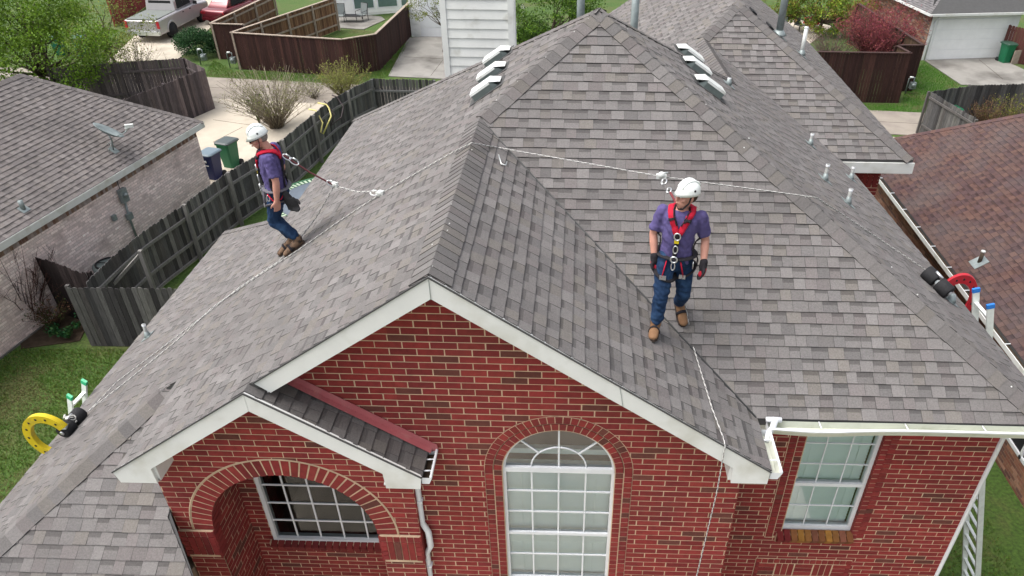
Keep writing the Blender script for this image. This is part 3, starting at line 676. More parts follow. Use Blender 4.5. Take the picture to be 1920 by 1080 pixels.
# fascia of eaves
mb = MB(); mb.b2((3.1, .47, 5.66), (6.36, .50, 5.83)); mb.b2((3.09, .50, 5.64), (6.34, .85, 5.66)); obj('fascia', off(mb), M['trim'], H)
mb = MB(); mb.bar(V(6.38, .5, 5.64), V(6.02, 7.1, 5.64), .03, .15); obj('fascia', off(mb), M['trim'], H)
mb = MB(); mb.b2((4.9, 7.27, 5.60), (7.24, 7.30, 5.80)); mb.b2((4.9, 7.30, 5.58), (7.22, 7.66, 5.60)); obj('fascia', off(mb), M['trim'], H)
mb = MB(); mb.b2((7.19, 7.31, 5.6), (7.22, 16, 5.8)); obj('fascia', off(mb), M['trim'], H)
mb = MB(); mb.b2((-5.79, -1.36, 3.83), (-5.76, 7.46, 3.98)); mb.b2((-5.76, -1.36, 3.83), (-2.2, -1.33, 3.98)); obj('fascia', off(mb), M['trim'], H)
mb = MB(); mb.b2((-3.42, 5.1, 5.46), (-3.39, 9.4, 5.62)); mb.b2((-3.27, -.36, 5.55), (-3.245, 1.0, 5.72)); obj('fascia', off(mb), M['trim'], H)
# ---------------------------------------------------------------- gutters
def gutter(a, b, out, w=.115, d=.09, sag=0, mid=.35, m=None, hangers=(), par=H):
    """open trough from a to b (back top edge), out = outward unit vector"""
    a, b, out = Vector(a), Vector(b), Vector(out); n = 14; gm = MB(); lip = []
    prof = [(0, 0), (0, -d), (w*.7, -d), (w*.85, -d*.55), (w, -d*.15), (w, .0), (w-.018, .0)]
    rows = []
    for k in range(n+1):
        t = k/n; p = a+(b-a)*t; bow = sag*math.exp(-((t-mid)/.16)**2)
        rows.append([p+out*(x+(bow if x > w*.6 else bow*.3))+V(0, 0, z-(bow*.7 if x > w*.6 else 0)) for x, z in prof]); lip.append(rows[-1][5]+V(0, 0, .004)-out*.009)
    q = len(prof)
    gm.add([p for r in rows for p in r], [(k*q+i, k*q+i+1, (k+1)*q+i+1, (k+1)*q+i) for k in range(n) for i in range(q-1)])
    G = obj('gutter', off(gm), M['gutter'], par)
    obj('gutter_lip', off(MB().tube(lip, .014, 6)), M['white'], G)
    for t in (0, 1):
        p = a+(b-a)*t; obj('end_cap', off(MB().add([p+out*x+V(0, 0, z) for x, z in prof[:6]], [tuple(range(6))])), M['white'], G)
    for t in hangers:
        p = a+(b-a)*t; obj('hanger', off(MB().tube([p+V(0, 0, -.004), p+out*(w-.01)+V(0, 0, .004)], .008, 5)), M['white'], G)
    return G
gutter((3.22, .445, 5.84), (6.42, .445, 5.835), (0, -1, 0), .12, .09, .03, .16, None, (.17, .45, .70, .93))
gutter((3.115, .30, 5.84), (3.115, -.285, 5.835), (1, 0, 0), .115, .09, hangers=(.25, .72))
gutter((-.265, -.02, 5.76), (-.265, -.39, 5.755), (1, 0, 0), .10, .085, hangers=(.35, .75))
mb = MB(); mb.b2((-.262, -.37, 5.69), (-.175, -.03, 5.70)); obj('gutter_debris', off(mb), M['soil'], H)
# leader box and elbow joining the two gutters
mb = MB(); mb.tube([V(3.30, .42, 5.90), V(3.27, .36, 5.80), V(3.22, .30, 5.80), V(3.18, .20, 5.77)], [(.045, .035), (.045, .035), (.04, .03), (.035, .03)], 8); obj('leader_elbow', off(mb), M['white'], H)
mb = MB(); mb.tube([V(3.20, .41, 5.88), V(3.36, .41, 5.88)], [.03, .03], 6); obj('diverter', off(mb), M['white'], H)
# porch downspout
dp = [(-.335, -.33, 5.70), (-.40, -.12, 5.60), (-.425, -.045, 5.50), (-.43, -.04, 5.2), (-.435, -.04, 4.66), (-.375, -.055, 4.52), (-.37, -.06, 4.28), (-.43, -.045, 4.14), (-.44, -.04, 3.6), (-.44, -.04, .1)]
obj('downspout', off(MB().tube([V(*p) for p in dp], [(.036, .028)]*len(dp), 8, flat=(1, 0, 0))), M['white'], H)
for z in (5.0, 3.9, 2.4): obj('downspout_strap', off(MB().b2((-.48, -.072, z), (-.39, -.004, z+.03))), M['white'], H)
# corner downspout at the right wall corner
obj('downspout', off(MB().tube([V(6.25, .42, 5.72), V(6.10, .72, 5.55), V(6.045, .84, 5.40), V(6.045, .85, 3), V(6.045, .85, -.5)], [(.026, .03)]*5, 8, flat=(1, 0, 0))), M['white'], H)
# ---------------------------------------------------------------- roof furniture
def vent(pl, x, y, w=.26, d=.38, h=.12):
    c = pl.at(x, y); U, Vv, N = pl.U, pl.V, pl.N
    base = MB().box(c+N*.014, (w+.10, d+.16, .006), 0, None, (U, Vv, N))
    b = obj('roof_vent', base, M['deck'], H)
    P = lambda u, v, n: c+U*u+Vv*v+N*n
    w2, d2 = w/2, d/2
    hood = MB()
    T = [P(-w2, -d2, h), P(w2, -d2, h), P(w2, d2*.6, h), P(-w2, d2*.6, h), P(-w2*.8, d2+.05, .04), P(w2*.8, d2+.05, .04)]
    hood.add(T+[p+N*.006 for p in T], [(6, 7, 8, 9), (9, 8, 11, 10), (0, 3, 2, 1), (3, 4, 5, 2)])
    hood.add([T[0]+N*.006, T[1]+N*.006, P(w2, -d2-.01, h-.03), P(-w2, -d2-.01, h-.03)], [(3, 2, 1, 0)])
    hood.add([T[1]+N*.006, T[2]+N*.006, P(w2+.006, d2*.6, h-.025), P(w2+.006, -d2, h-.025)], [(3, 2, 1, 0)]); hood.add([T[0]+N*.006, T[3]+N*.006, P(-w2-.006, d2*.6, h-.025), P(-w2-.006, -d2, h-.025)], [(0, 1, 2, 3)])
    obj('hood', hood, M['vent'], b)
    side = MB(); A = [(-w2, -d2), (w2, -d2), (w2, d2*.6), (w2*.8, d2), (-w2*.8, d2), (-w2, d2*.6)]; n = len(A)
    hh = [h, h, h, .03, .03, h]
    side.add([P(u, v, hh[i]) for i, (u, v) in enumerate(A)]+[P(u*.96, v*.96, .014) for u, v in A], [(i, (i+1) % n, (i+1) % n+n, i+n)[::-1] for i in range(n)])
    obj('louver', side, M['vent_side'], b)
for p_, q_ in ((935, 112), (925, 143), (915, 172)):
    c = gp(p_, q_, (-m_, 0, 1), 8+ZO); vent(plL, c.x, c.y)
for p_, q_ in ((1290, 108), (1303, 132), (1326, 168)):
    c = gp(p_, q_, plR.N, plR.N.dot(plR.O)); vent(plR, c.x, c.y)
def pipe(pl, c, h, r=.025, base=.10, m='pipe', tail=True):
    b = obj('vent_pipe', MB().tube([c-V(0, 0, .05), c+V(0, 0, h)], r, 12), M[m], H)
    obj('pipe_rim', MB().lathe([(r+.003, h-.03), (r+.004, h), (r-.008, h), (r-.010, h-.06)], c, (0, 0, 1), 12, cap=False), M['white'], b)
    fl = MB().box(c+pl.N*.014, (base*1.7, base*2.0, .006), 0, None, (pl.U, pl.V, pl.N)); fl.lathe([(r*2.2, .012), (r*1.7, .05), (r*1.08, .11)], c, (0, 0, 1), 12)
    obj('flashing', fl, M['lead'], b)
kR = ZA+mr*APX[0]+ZO
for (a, b_), h in (((1519, 272), .20), ((1546, 338), .24), ((1595, 336), .22), ((1589, 382), .22), ((1366, 160), .12)):
    pipe(plR, gp(a, b_, plR.N, plR.N.dot(plR.O)), h)
pipe(plL, gp(278, 632, (-m_, 0, 1), 8+ZO), .24)
pipe(plR, gp(1782, 566, plR.N, plR.N.dot(plR.O)), .10, .03)
c = plWR.at(5.15, 10.1); pipe(plWR, c, 1.5, .07, .16, 'lead'); c = plWR.at(5.6, 9.85); pipe(plWR, c, .55, .038, .12, 'vent')
for x, y, h, r in ((1.18, 6.6, 1.9, .062), (2.05, 7.2, 1.9, .062)):
    pipe(plB, plB.at(x, y), h, r, .16, 'lead')
for k in (0, 1):
    c = plWR.at(4.62+.32*k, 10.4-.25*k); obj('skylight_strip', MB().box(c+plWR.N*.03, (.34, .11, .03), 0, None, (plWR.U, plWR.V, plWR.N)), M['black'], H)
# white clapboard chimney
CH = MB(); cx0, cx1, cy0, cy1 = -1.42, -.06, 9.0, 9.9
CH.b2((cx0+.03, cy0+.03, 4.5), (cx1-.03, cy1-.03, 9.6)); CHO = obj('chimney', off(CH), M['far_white'], H)
z = 5.0
while z < 9.5:
    obj('clapboard', off(MB().prism([V(cx0+.08, cy0-.004, z), V(cx0+.08, cy0+.03, z), V(cx0+.08, cy0+.03, z+.172), V(cx0+.08, cy0+.016, z+.172)], V(cx1-cx0-.16, 0, 0))), M['siding'], CHO); z += .172
for x in (cx0, cx1-.11): obj('corner_board', off(MB().b2((x, cy0-.016, 4.6), (x+.11, cy0+.028, 9.6))), M['siding'], CHO)
obj('corner_board', off(MB().b2((cx1+.001, cy0-.014, 4.6), (cx1+.02, cy0+.1, 9.6))), M['siding'], CHO)
obj('chimney_cap', off(MB().b2((cx0-.06, cy0-.06, 9.6), (cx1+.06, cy1+.06, 9.72))), M['siding'], CHO)
# ================================================================== ground
m, n_, b_ = newmat('grass'); L_ = n_.links.new
tc = n_.nodes.new('ShaderNodeTexCoord')
nA = n_.nodes.new('ShaderNodeTexNoise'); nA.inputs['Scale'].default_value = .55; nA.inputs['Detail'].default_value = 9; nA.inputs['Roughness'].default_value = .7; L_(tc.outputs['Object'], nA.inputs['Vector'])
nB = n_.nodes.new('ShaderNodeTexNoise'); nB.inputs['Scale'].default_value = 14; nB.inputs['Detail'].default_value = 6; L_(tc.outputs['Object'], nB.inputs['Vector'])
cr_ = n_.nodes.new('ShaderNodeValToRGB'); e_ = cr_.color_ramp.elements; e_[0].position = .34; e_[0].color = (.042, .090, .012, 1); e_[1].position = .66; e_[1].color = (.085, .095, .028, 1); q_ = cr_.color_ramp.elements.new(.5); q_.color = (.053, .102, .014, 1)
L_(nA.outputs[0], cr_.inputs[0])
mr_ = n_.nodes.new('ShaderNodeMapRange'); mr_.inputs[1].default_value = .3; mr_.inputs[2].default_value = .7; mr_.inputs[3].default_value = .55; mr_.inputs[4].default_value = 1.35; L_(nB.outputs[0], mr_.inputs[0])
sc_ = n_.nodes.new('ShaderNodeVectorMath'); sc_.operation = 'SCALE'; L_(cr_.outputs[0], sc_.inputs[0]); L_(mr_.outputs[0], sc_.inputs['Scale']); L_(sc_.outputs[0], b_.inputs['Base Color']); b_.inputs['Roughness'].default_value = .95
bp_ = n_.nodes.new('ShaderNodeBump'); bp_.inputs['Strength'].default_value = .8; bp_.inputs['Distance'].default_value = .04; L_(nB.outputs[0], bp_.inputs['Height']); L_(bp_.outputs[0], b_.inputs['Normal'])
M['grass'] = m
struct('ground', MB().quad((-300, -200, 0), (300, -200, 0), (300, 400, 0), (-300, 400, 0)), M['grass'])
def sheet(name, pts, m_, z=.004, joints=()):
    P = [V(p[0], p[1], z) for p in pts]
    if sum((P[i]-P[0]).cross(P[(i+1) % len(P)]-P[0]).z for i in range(len(P))) < 0: P = P[::-1]
    o = struct(name, MB().prism(P, V(0, 0, .03)), M[m_])
    for a, b in joints:
        obj('joint', MB().bar(V(a[0], a[1], z+.0315), V(b[0], b[1], z+.0315), .02, .004), M['soil'], o)
    return o
def G2(*l): return [g(a, b)[:2] for a, b in l]
# alley (runs left to right behind the plots) and the concrete aprons
aU = G2((392, 146), (540, 160)) ; aR = G2((1620, 212), (1735, 213))
d_ = (Vector(aR[1])-Vector(aU[0])).normalized(); nn = Vector((d_.y, -d_.x))
pA = Vector(aU[0])-d_*26; pB = Vector(aR[1])+d_*26
sheet('alley_road', [pA, pB, pB+nn*2.9, pA+nn*2.9], 'asphalt', .004, [((pA+nn*1.45), (pB+nn*1.45))])
q0 = g(395, 187); fR = g(640, 205)
drv = [V(*(pA+nn*2.9+d_*24.5), 0), V(*(pA+nn*2.9+d_*33), 0), g(690, 230), g(480, 345), g(400, 385), g(366, 340), g(366, 262)]
sheet('driveway', [(p.x, p.y) for p in drv], 'concrete', .008, [(g(400, 226)[:2], g(470, 236)[:2]), (g(400, 268)[:2], g(455, 240)[:2])])
q = G2((208, 112), (290, 60), (330, 40), (400, -10), (520, -30), (395, 40), (398, 112), (352, 100), (330, 128), (200, 128))
sheet('driveway', G2((200, 118), (270, 52), (400, -18), (500, -25), (415, 32), (350, 98), (335, 112)), 'concrete', .012)
sheet('driveway', G2((728, 144), (766, 72), (835, 66), (850, 150)), 'driveway_grey', .012, [(g(757, 108)[:2], g(835, 112)[:2]), (g(808, 143)[:2], g(832, 112)[:2])])
sheet('driveway', G2((1733, 114), (1868, 108), (1960, 150), (1960, 165), (1802, 160)), 'driveway_grey', .012, [(g(1835, 113)[:2], g(1880, 150)[:2])])
pr = Vector(aR[0])
sheet('driveway', [pr+nn*2.9-d_*4, pr+nn*2.9+d_*3.2, Vector(g(1690, 262)[:2])+nn*2, Vector(g(1600, 262)[:2])+nn*2], 'concrete', .008)
sheet('patio', G2((588, 42), (625, 22), (715, 32), (722, 38), (682, 56), (601, 51), (607, 45)), 'driveway_grey', .012)
sheet('patio', G2((1455, 80), (1520, 82), (1560, 50), (1470, 30)), 'concrete', .012)
sheet('unseen_street', [(-60, -20), (60, -20), (60, -9.5), (-60, -9.5)], 'asphalt', .004)  # unseen street and paving added before the house to cut green ground bounce
sheet('unseen_pavement', [(-60, -9.3), (60, -9.3), (60, -7.6), (-60, -7.6)], 'concrete', .05)
sheet('unseen_driveway', [(-6, -9.4), (2.5, -9.4), (2.5, -.4), (-6, -1.2)], 'concrete', .008)
sheet('unseen_path', [(2.7, -7.7), (6, -7.7), (6, -.2), (2.7, -.2)], 'concrete', .012)
# garden bed by the neighbour's corner
struct('garden_bed', MB().prism([V(p.x, p.y, .004) for p in (g(40, 655), g(150, 640), g(165, 610), g(120, 560), g(30, 560))], V(0, 0, .02)), M['soil'])
# ---------------------------------------------------------------- lawn blades
def lawn(name, poly, n, seed, h=(.03, .09), cols=((.09,.19,.02), (.12,.21,.03), (.19,.19,.06), (.07,.15,.018))):
    R = random.Random(seed); xs = [p[0] for p in poly]; ys = [p[1] for p in poly]; mb = MB()
    def inside(x, y):
        c = False
        for i in range(len(poly)):
            a, b = poly[i], poly[i-1]
            if (a[1] > y) != (b[1] > y) and x < (b[0]-a[0])*(y-a[1])/(b[1]-a[1])+a[0]: c = not c
        return c
    k = 0
    while k < n:
        x, y = R.uniform(min(xs), max(xs)), R.uniform(min(ys), max(ys))
        if not inside(x, y): continue
        k += 1; nz_ = mnoise.noise(V(x*.55, y*.55, seed))+.6*mnoise.noise(V(x*1.9, y*1.9, seed)); dry = nz_ > R.uniform(.0, .5); c = shade((.20, .165, .075) if dry and R.random() < .75 else R.choice(cols), R.uniform(.65, 1.2)); hh = R.uniform(*h)*(.7 if dry else 1)
        for _ in range(2):
            a = R.uniform(0, 6.28); w = R.uniform(.003, .008); l = R.uniform(.015, .05); b = R.uniform(0, 6.28)
            mb.add([V(x-w*math.cos(a), y-w*math.sin(a), 0), V(x+w*math.cos(a), y+w*math.sin(a), 0), V(x+l*math.cos(b), y+l*math.sin(b), hh)], [(0, 1, 2)], c)
    return tag(obj(name, mb, M['leaf']), 'short green lawn grass growing '+LW[name], 'grass', kind='stuff')
LW = {'side_lawn_grass': 'beside the left eave and weathered fence', 'narrow_lawn_grass': 'in the strip between the two brick houses', 'verge_grass': 'on the verge along the alley below the brown fence', 'fenced_lawn_grass': 'on the lawn inside the dark brown fence', 'corner_lawn_grass': 'between dark fence and white garage driveway'}
lawn('side_lawn_grass', [tuple(p[:2]) for p in (g(-160, 700), g(40, 655), g(240, 655), g(330, 560), g(420, 480), g(560, 380), g(600, 420), g(470, 520), g(260, 780), g(60, 1000), g(-160, 1060))], 40000, 1)
lawn('narrow_lawn_grass', [(6.2, -2), (9.6, -2), (9.6, 12), (6.4, 7)], 15000, 2)
lawn('verge_grass', [tuple(p[:2]) for p in (g(385, 143), g(545, 158), g(640, 170), g(730, 145), g(768, 80), g(745, 80), g(705, 132), g(440, 135), g(400, 112))], 9000, 3, (.05, .14), ((.08,.20,.018), (.11,.22,.026), (.15,.20,.04)))
lawn('fenced_lawn_grass', [tuple(p[:2]) for p in (g(470, 110), g(700, 100), g(765, 60), g(690, 58), g(600, 53), g(585, 42), g(620, 20), g(500, 60))], 7000, 4, (.03, .07), ((.13,.20,.03), (.17,.21,.045), (.20,.20,.06)))
lawn('corner_lawn_grass', [tuple(p[:2]) for p in (g(1560, 212), g(1735, 210), g(1800, 160), g(1733, 116), g(1700, 150), g(1690, 195), g(1500, 198))], 9000, 5, (.04, .10), ((.07,.22,.018), (.09,.25,.022)))
# ================================================================== fences
GW = [(.105,.102,.102), (.080,.078,.080), (.135,.131,.128), (.060,.057,.058), (.165,.16,.152), (.10,.093,.09)]
BR = [(.050,.022,.019), (.043,.019,.017), (.060,.027,.022), (.038,.017,.015)]
BI = [(.16,.085,.045), (.20,.11,.06), (.12,.06,.035), (.22,.13,.075)]
def fence(name, label, pts, h, pal, m_, side=1, bw=.14, posts=2.4, seed=1, indiv=False, cap=None, rails=True, railm=None, jag=.03, inner=None, rail_z=(.35, 1.0, 1.62), group=None, lean=0, post_h=.02, rcol=None):
    R = random.Random(seed); P = [V(p[0], p[1], 0) for p in pts]
    T = thing(name, label, 'fence', P[0], 0, group); joined = MB(); boards = []; rl = MB()
    acc = 0
    for a, b in zip(P[:-1], P[1:]):
        d = (b-a); Ln = d.length; d.normalize(); nrm = V(-d.y, d.x, 0)*side; k = max(1, int(Ln/bw)); w = Ln/k
        for i in range(k):
            c = a+d*w*(i+.5); hh = h+R.uniform(-jag, jag*.4); col = shade(R.choice(pal), R.uniform(.75, 1.25)); gap = R.uniform(.002, .008)
            top = [(-w/2+gap, 0), (w/2-gap, 0), (w/2-gap, hh-.03), (w/2-gap-.03, hh), (-w/2+gap+.03, hh), (-w/2+gap, hh-.03)]
            tw = R.uniform(-.006, .006)
            f = MB().prism([c+d*u+V(0, 0, z+.02)+nrm*(tw*u*8+lean*z) for u, z in top], nrm*.018, col)
            if inner:
                ci = shade(R.choice(inner), R.uniform(.8, 1.2)); f.c[1 if side > 0 else 1] = ci
            boards.append(f)
        if rails:
            for z in rail_z:
                if z < h: obj('rail', MB().bar(a+nrm*.045+V(0, 0, z), b+nrm*.045+V(0, 0, z), .05, .085, col=rcol or shade(pal[-1], 1.3)), railm or m_, T)
        npst = max(1, int(round(Ln/posts))) if posts else -1
        for i in range(npst+1):
            if i == 0 and a is not P[0]: continue
            c = a+d*Ln*i/npst; obj('post', MB().b2(c+nrm*.10+V(-.045, -.045, 0), c+nrm*.10+V(.045, .045, h+post_h), rcol or shade(pal[-1], 1.25)), railm or m_, T)
        if cap: obj('cap_rail', MB().bar(a+nrm*.02+V(0, 0, h+.03), b+nrm*.02+V(0, 0, h+.03), .14, .035, col=cap), railm or m_, T)
    if indiv: emit(boards, 'board', 'board_run', M[m_] if isinstance(m_, str) else m_, T, 300, 150)
    else:
        for f in boards:
            k = len(joined.v); joined.v += f.v; joined.f += [[i+k for i in q] for q in f.f]; joined.c += f.c; joined.sm += f.sm
        obj('board_run', joined, m_, T, kind='stuff')
    return T
wg, wb = M['wood_grey'], M['wood_brown']
# weathered fence of the left side yard: smooth run of posts
fp = [g(a, b, 1.82) for a, b in ((160, 530), (245, 452), (343, 384), (425, 324), (527, 263), (622, 186), (698, 148))]
sm = []
for i in range(len(fp)-1):
    p0, p1, p2, p3 = fp[max(i-1, 0)], fp[i], fp[i+1], fp[min(i+2, len(fp)-1)]
    for k in range(3 if i < 4 else 2):
        t = k/(3 if i < 4 else 2); sm.append(.5*((2*p1)+(p2-p0)*t+(2*p0-5*p1+4*p2-p3)*t*t+(3*p1-p0-3*p2+p3)*t**3))
sm.append(fp[-1])
FL = fence('board_fence', 'long curving weathered grey board fence beside the left yard', [p[:2] for p in sm], 1.82, GW, wg, -1, .14, None, 1, True, rail_z=(.10, .62, 1.42), post_h=.04, rcol=(.20, .192, .185))
for a, b in ((260, 470), (343, 384), (425, 324), (527, 263), (585, 217), (650, 172)):
    c = g(a, b, 1.85); obj('post', MB().b2((c.x+.03, c.y-.12, 0), (c.x+.13, c.y-.02, 1.9), (.19, .182, .172)), wg, FL)
cA, cB = g(262, 470, 1.7), g(195, 545, 1.05); obj('brace', MB().bar(cA+V(.1, -.1, 0), cB+V(.1, -.1, 0), .04, .09, col=(.22, .21, .20)), wg, FL)
fence('board_fence', 'weathered grey fence end section standing beside the neighbor driveway slab', [g(698, 148, 1.82)[:2], g(815, 150, 1.82)[:2]], 1.82, [shade(c, .75) for c in GW], wg, -1, .14, 2.0, 2, True, rail_z=(.42, 1.32), rcol=(.14, .14, .14))
fence('board_fence', 'mossy grey fence panel facing the side lawn by the eave', [g(122, 540, 1.82)[:2], g(345, 542, 1.82)[:2]], 1.82, [shade(c, .72) for c in GW], wg, 1, .14, 3, 3, True)
fence('board_fence', 'dark brown leaning fence behind the bare reddish shrub', [g(50, 476, 1.82)[:2], g(160, 514, 1.82)[:2]], 1.82, [(.030,.022,.022), (.040,.030,.030), (.024,.018,.018)], wg, 1, .14, 3, 4, True, jag=.06)
fence('board_fence', 'dark weathered fence corner at the end of the driveway by the alley', [g(225, 190, 1.82)[:2], g(384, 129, 1.82)[:2], g(346, 109, 1.82)[:2], g(90, 128, 1.82)[:2]], 1.82, [(.105,.086,.088), (.085,.070,.074), (.125,.10,.10), (.072,.060,.062)], wg, 1, .14, 2.4, 5, True, rail_z=(.42, 1.4))
cap = (.40, .35, .31)
fence('privacy_fence', 'dark brown stained fence with pale cap around the fenced lawn', [g(625, -3, 1.82)[:2], g(432, 62, 1.82)[:2], g(640, 75, 1.82)[:2], g(704, 65, 1.82)[:2], g(770, 3, 1.82)[:2]], 1.82, BR, wb, 1, .14, 2.4, 6, False, cap, inner=BI, railm=M['rail_tan'])
fence('privacy_fence', 'dark brown fence corner beside the parked red car', [g(510, -10, 1.82)[:2], g(393, 45, 1.82)[:2], g(455, 47, 1.82)[:2]], 1.82, BR, wb, 1, .14, 2.4, 7, False, cap, inner=BI, railm=M['rail_tan'])
fence('privacy_fence', 'tall barn red board fence behind the silver pickup', [g(220, 50)[:2], g(300, -5)[:2]], 2.1, [(.20,.030,.032), (.17,.026,.028), (.22,.036,.036)], wb, 1, .15, 2.4, 8, False)
fence('privacy_fence', 'dark maroon stained fence below the red shrub', [g(1425, 97, 2.3)[:2], g(1709, 101, 2.3)[:2], g(1683, 87, 2.3)[:2]], 2.3, [shade(c, .75) for c in BR], wb, 1, .14, 2.4, 9, False, (.055, .030, .027), inner=[(.09,.055,.035), (.07,.045,.03)])
fence('privacy_fence', 'dark maroon fence running back to the brick garage', [g(1688, 86, 2.2)[:2], g(1733, 86, 2.2)[:2], g(1612, 8, 2.2)[:2]], 2.2, [shade(c, .75) for c in BR], wb, 1, .14, 2.4, 10, False, (.055, .030, .027), inner=[(.09,.055,.035), (.07,.045,.03)])
fence('privacy_fence', 'brown fence beside the green bin and white garage', [g(1893, 48, 1.82)[:2], g(1960, 60, 1.82)[:2]], 1.82, [(.085,.030,.026), (.07,.026,.022)], wb, 1, .14, 2.4, 11, False)
fence('board_fence', 'weathered grey fence around the shrubs behind the red roofed house', [g(1835, 225, 1.82)[:2], g(1746, 172, 1.82)[:2], g(1822, 161, 1.82)[:2], g(1960, 156, 1.82)[:2]], 1.82, [shade(c, .8) for c in GW], wg, 1, .14, 2.4, 12, True, rail_z=(.42, 1.6))
# ================================================================== vegetation
def rv(R):
    z = R.uniform(-1, 1); a = R.uniform(0, 2*math.pi); s = math.sqrt(1-z*z); return V(s*math.cos(a), s*math.sin(a), z)
def leaves(mb, c, rad, n, size, cols, R, shell=.55, droop=0):
    c = Vector(c)
    for _ in range(n):
        d = rv(R); r = shell+(1-shell)*R.random()**.6; r *= 1+R.uniform(-.12, .12)
        p = c+V(d.x*rad[0]*r, d.y*rad[1]*r, d.z*rad[2]*r)
        a = rv(R); b = a.cross(rv(R)); b.normalize(); s = size*R.uniform(.6, 1.4); a = a*s; b = b*s*.5
        mb.add([p-a*.5, p+b*.5, p+a*.5, p-b*.5], [(0, 1, 2, 3)], shade(R.choice(cols), R.uniform(.7, 1.3)))
def crown(mb, c, rad, clumps, per, size, cols, R, cr=.28):
    c = Vector(c); C = []
    for _ in range(clumps):
        d = rv(R); r = R.uniform(.35, 1)**.7; p = c+V(d.x*rad[0]*r, d.y*rad[1]*r, d.z*rad[2]*r); k = R.uniform(.6, 1.3)*cr*min(rad)
        tone = R.uniform(.75, 1.25); leaves(mb, p, (k*1.25, k*1.25, k*.8), per, size, [shade(q, tone) for q in cols], R, .2); C.append(p)
    return C
def limb(mb, a, b, r0, r1, R, seg=5, wob=.08, col=None, n=6):
    a, b = Vector(a), Vector(b); L = (b-a).length; pts = []
    for i in range(seg+1):
        t = i/seg; p = a.lerp(b, t); 
        if 0 < i < seg: p += rv(R)*wob*L*.5
        pts.append(p)
    mb.tube(pts, [r0+(r1-r0)*i/seg for i in range(seg+1)], n, col); return pts
def tree(name, label, base, trunk_h, c, rad, clumps, per, size, cols, seed, tr=.13, barkm=None, group=None, cr=.28, twigc=None):
    R = random.Random(seed); base = Vector(base); c = Vector(c); T = thing(name, label, 'tree', base, 0, group)
    cm = MB(); C = crown(cm, c, rad, clumps, per, size, cols, R, cr); obj('crown', cm, M['leaf'], T)
    tm = MB(); top = V(base.x+R.uniform(-.2, .2), base.y, base.z+trunk_h); limb(tm, base, top, tr, tr*.7, R, 5, .05, None, 8)
    for p in C[:max(10, clumps//3)]:
        mid = top.lerp(p, .45)+rv(R)*.2; limb(tm, top, mid, tr*.5, tr*.25, R, 3, .08, None, 5); limb(tm, mid, p, tr*.25, .008, R, 4, .1, None, 4)
    obj('trunk', tm, M['bark'], T); return T
def shrub(name, label, base, n, h, spread, tc_, lc=None, nl=0, ls=.05, seed=1, r=.010, fork=3, group=None, cat='shrub', top_only=.4):
    R = random.Random(seed); base = Vector(base); T = thing(name, label, cat, base, 0, group); tm, lm = MB(), MB()
    for _ in range(n):
        a = R.uniform(0, 6.28); s = spread*math.sqrt(R.random()); e = base+V(s*math.cos(a), s*math.sin(a), h*R.uniform(.6, 1.05)*(1-.25*(s/spread)**2)); st = base+V(R.uniform(-.1, .1)*spread, R.uniform(-.1, .1)*spread, 0)
        c = shade(R.choice(tc_), R.uniform(.7, 1.3)); mid = st.lerp(e, .5)+V(0, 0, .12*h)*R.random(); pts = [st, mid, e]; tm.tube(pts, [r, r*.7, r*.3], 4, c)
        for _ in range(fork):
            t = R.uniform(.3, .95); p = (st.lerp(mid, t*2) if t < .5 else mid.lerp(e, t*2-1)); q = p+V(R.uniform(-1, 1)*.3, R.uniform(-1, 1)*.3, R.uniform(.1, .6))*h*.3; tm.tube([p, q], [r*.5, r*.2], 3, c)
            if lc:
                for _ in range(nl):
                    w = p.lerp(q, R.random()) if R.random() > top_only else q+rv(R)*.06; aa = rv(R); bb = aa.cross(rv(R)); bb.normalize(); s2 = ls*R.uniform(.6, 1.3)
                    lm.add([w-aa*s2*.5, w+bb*s2*.3, w+aa*s2*.5, w-bb*s2*.3], [(0, 1, 2, 3)], shade(R.choice(lc), R.uniform(.7, 1.3)))
    obj('stems', tm, M['twig'], T)
    if lm.v: obj('foliage', lm, M['leaf'], T)
    return T
GL = [(.10,.19,.015), (.13,.23,.02), (.16,.26,.025), (.075,.14,.012)]
YL = [(.17,.20,.035), (.14,.17,.03), (.20,.23,.05), (.12,.13,.03)]
c = g(70, 95, 2.6); tree('leafy_tree', 'large bright green spring tree behind the grey neighbor roof', V(c.x-.5, c.y+.5, 0), 1.4, c, (3.3, 2.6, 2.6), 95, 190, .11, GL, 1, .15)
c = g(195, 50, 2.2); tree('leafy_tree', 'sparse yellowish green tree beside the barn red fence', V(c.x, c.y, 0), 1.3, c, (2.6, 2.2, 2.1), 60, 110, .09, YL, 2, .09, cr=.30)
c = g(20, 10, 4.2); tree('leafy_tree', 'taller green tree crown beyond the bright spring tree', V(c.x, c.y+1, 0), 2.4, c, (3.2, 2.6, 2.4), 55, 150, .12, GL, 12, .15)
c = g(1040, 35, 2.2); tree('leafy_tree', 'green tree rising behind the main ridge beside the chimney', V(c.x, c.y, 0), 1.2, c, (2.7, 1.8, 2.1), 70, 150, .12, [(.06,.13,.015), (.09,.18,.02), (.12,.21,.02), (.04,.08,.012)], 3)
c = g(1000, 75, 1.0); tree('leafy_tree', 'low dark green tree beneath the taller one behind the ridge', V(c.x, c.y, 0), .6, c, (1.6, 1.2, 1.1), 40, 110, .10, [(.05,.11,.015), (.07,.15,.02), (.03,.06,.012)], 13)
c = g(792, 5, 2.6); tree('leafy_tree', 'small pale green budding tree overhanging the white garage', V(c.x+.9, c.y, 0), 1.3, c, (1.1, .9, 1.0), 26, 60, .08, YL, 4, .06)
c = g(968, 15, 1.5); tree('leafy_tree', 'thin whitish blossoming tree right beside the chimney', V(c.x, c.y, 0), 1.0, c, (.8, .8, 1.6), 18, 50, .08, [(.45,.45,.42), (.35,.36,.32), (.10,.12,.06)], 14, .05)
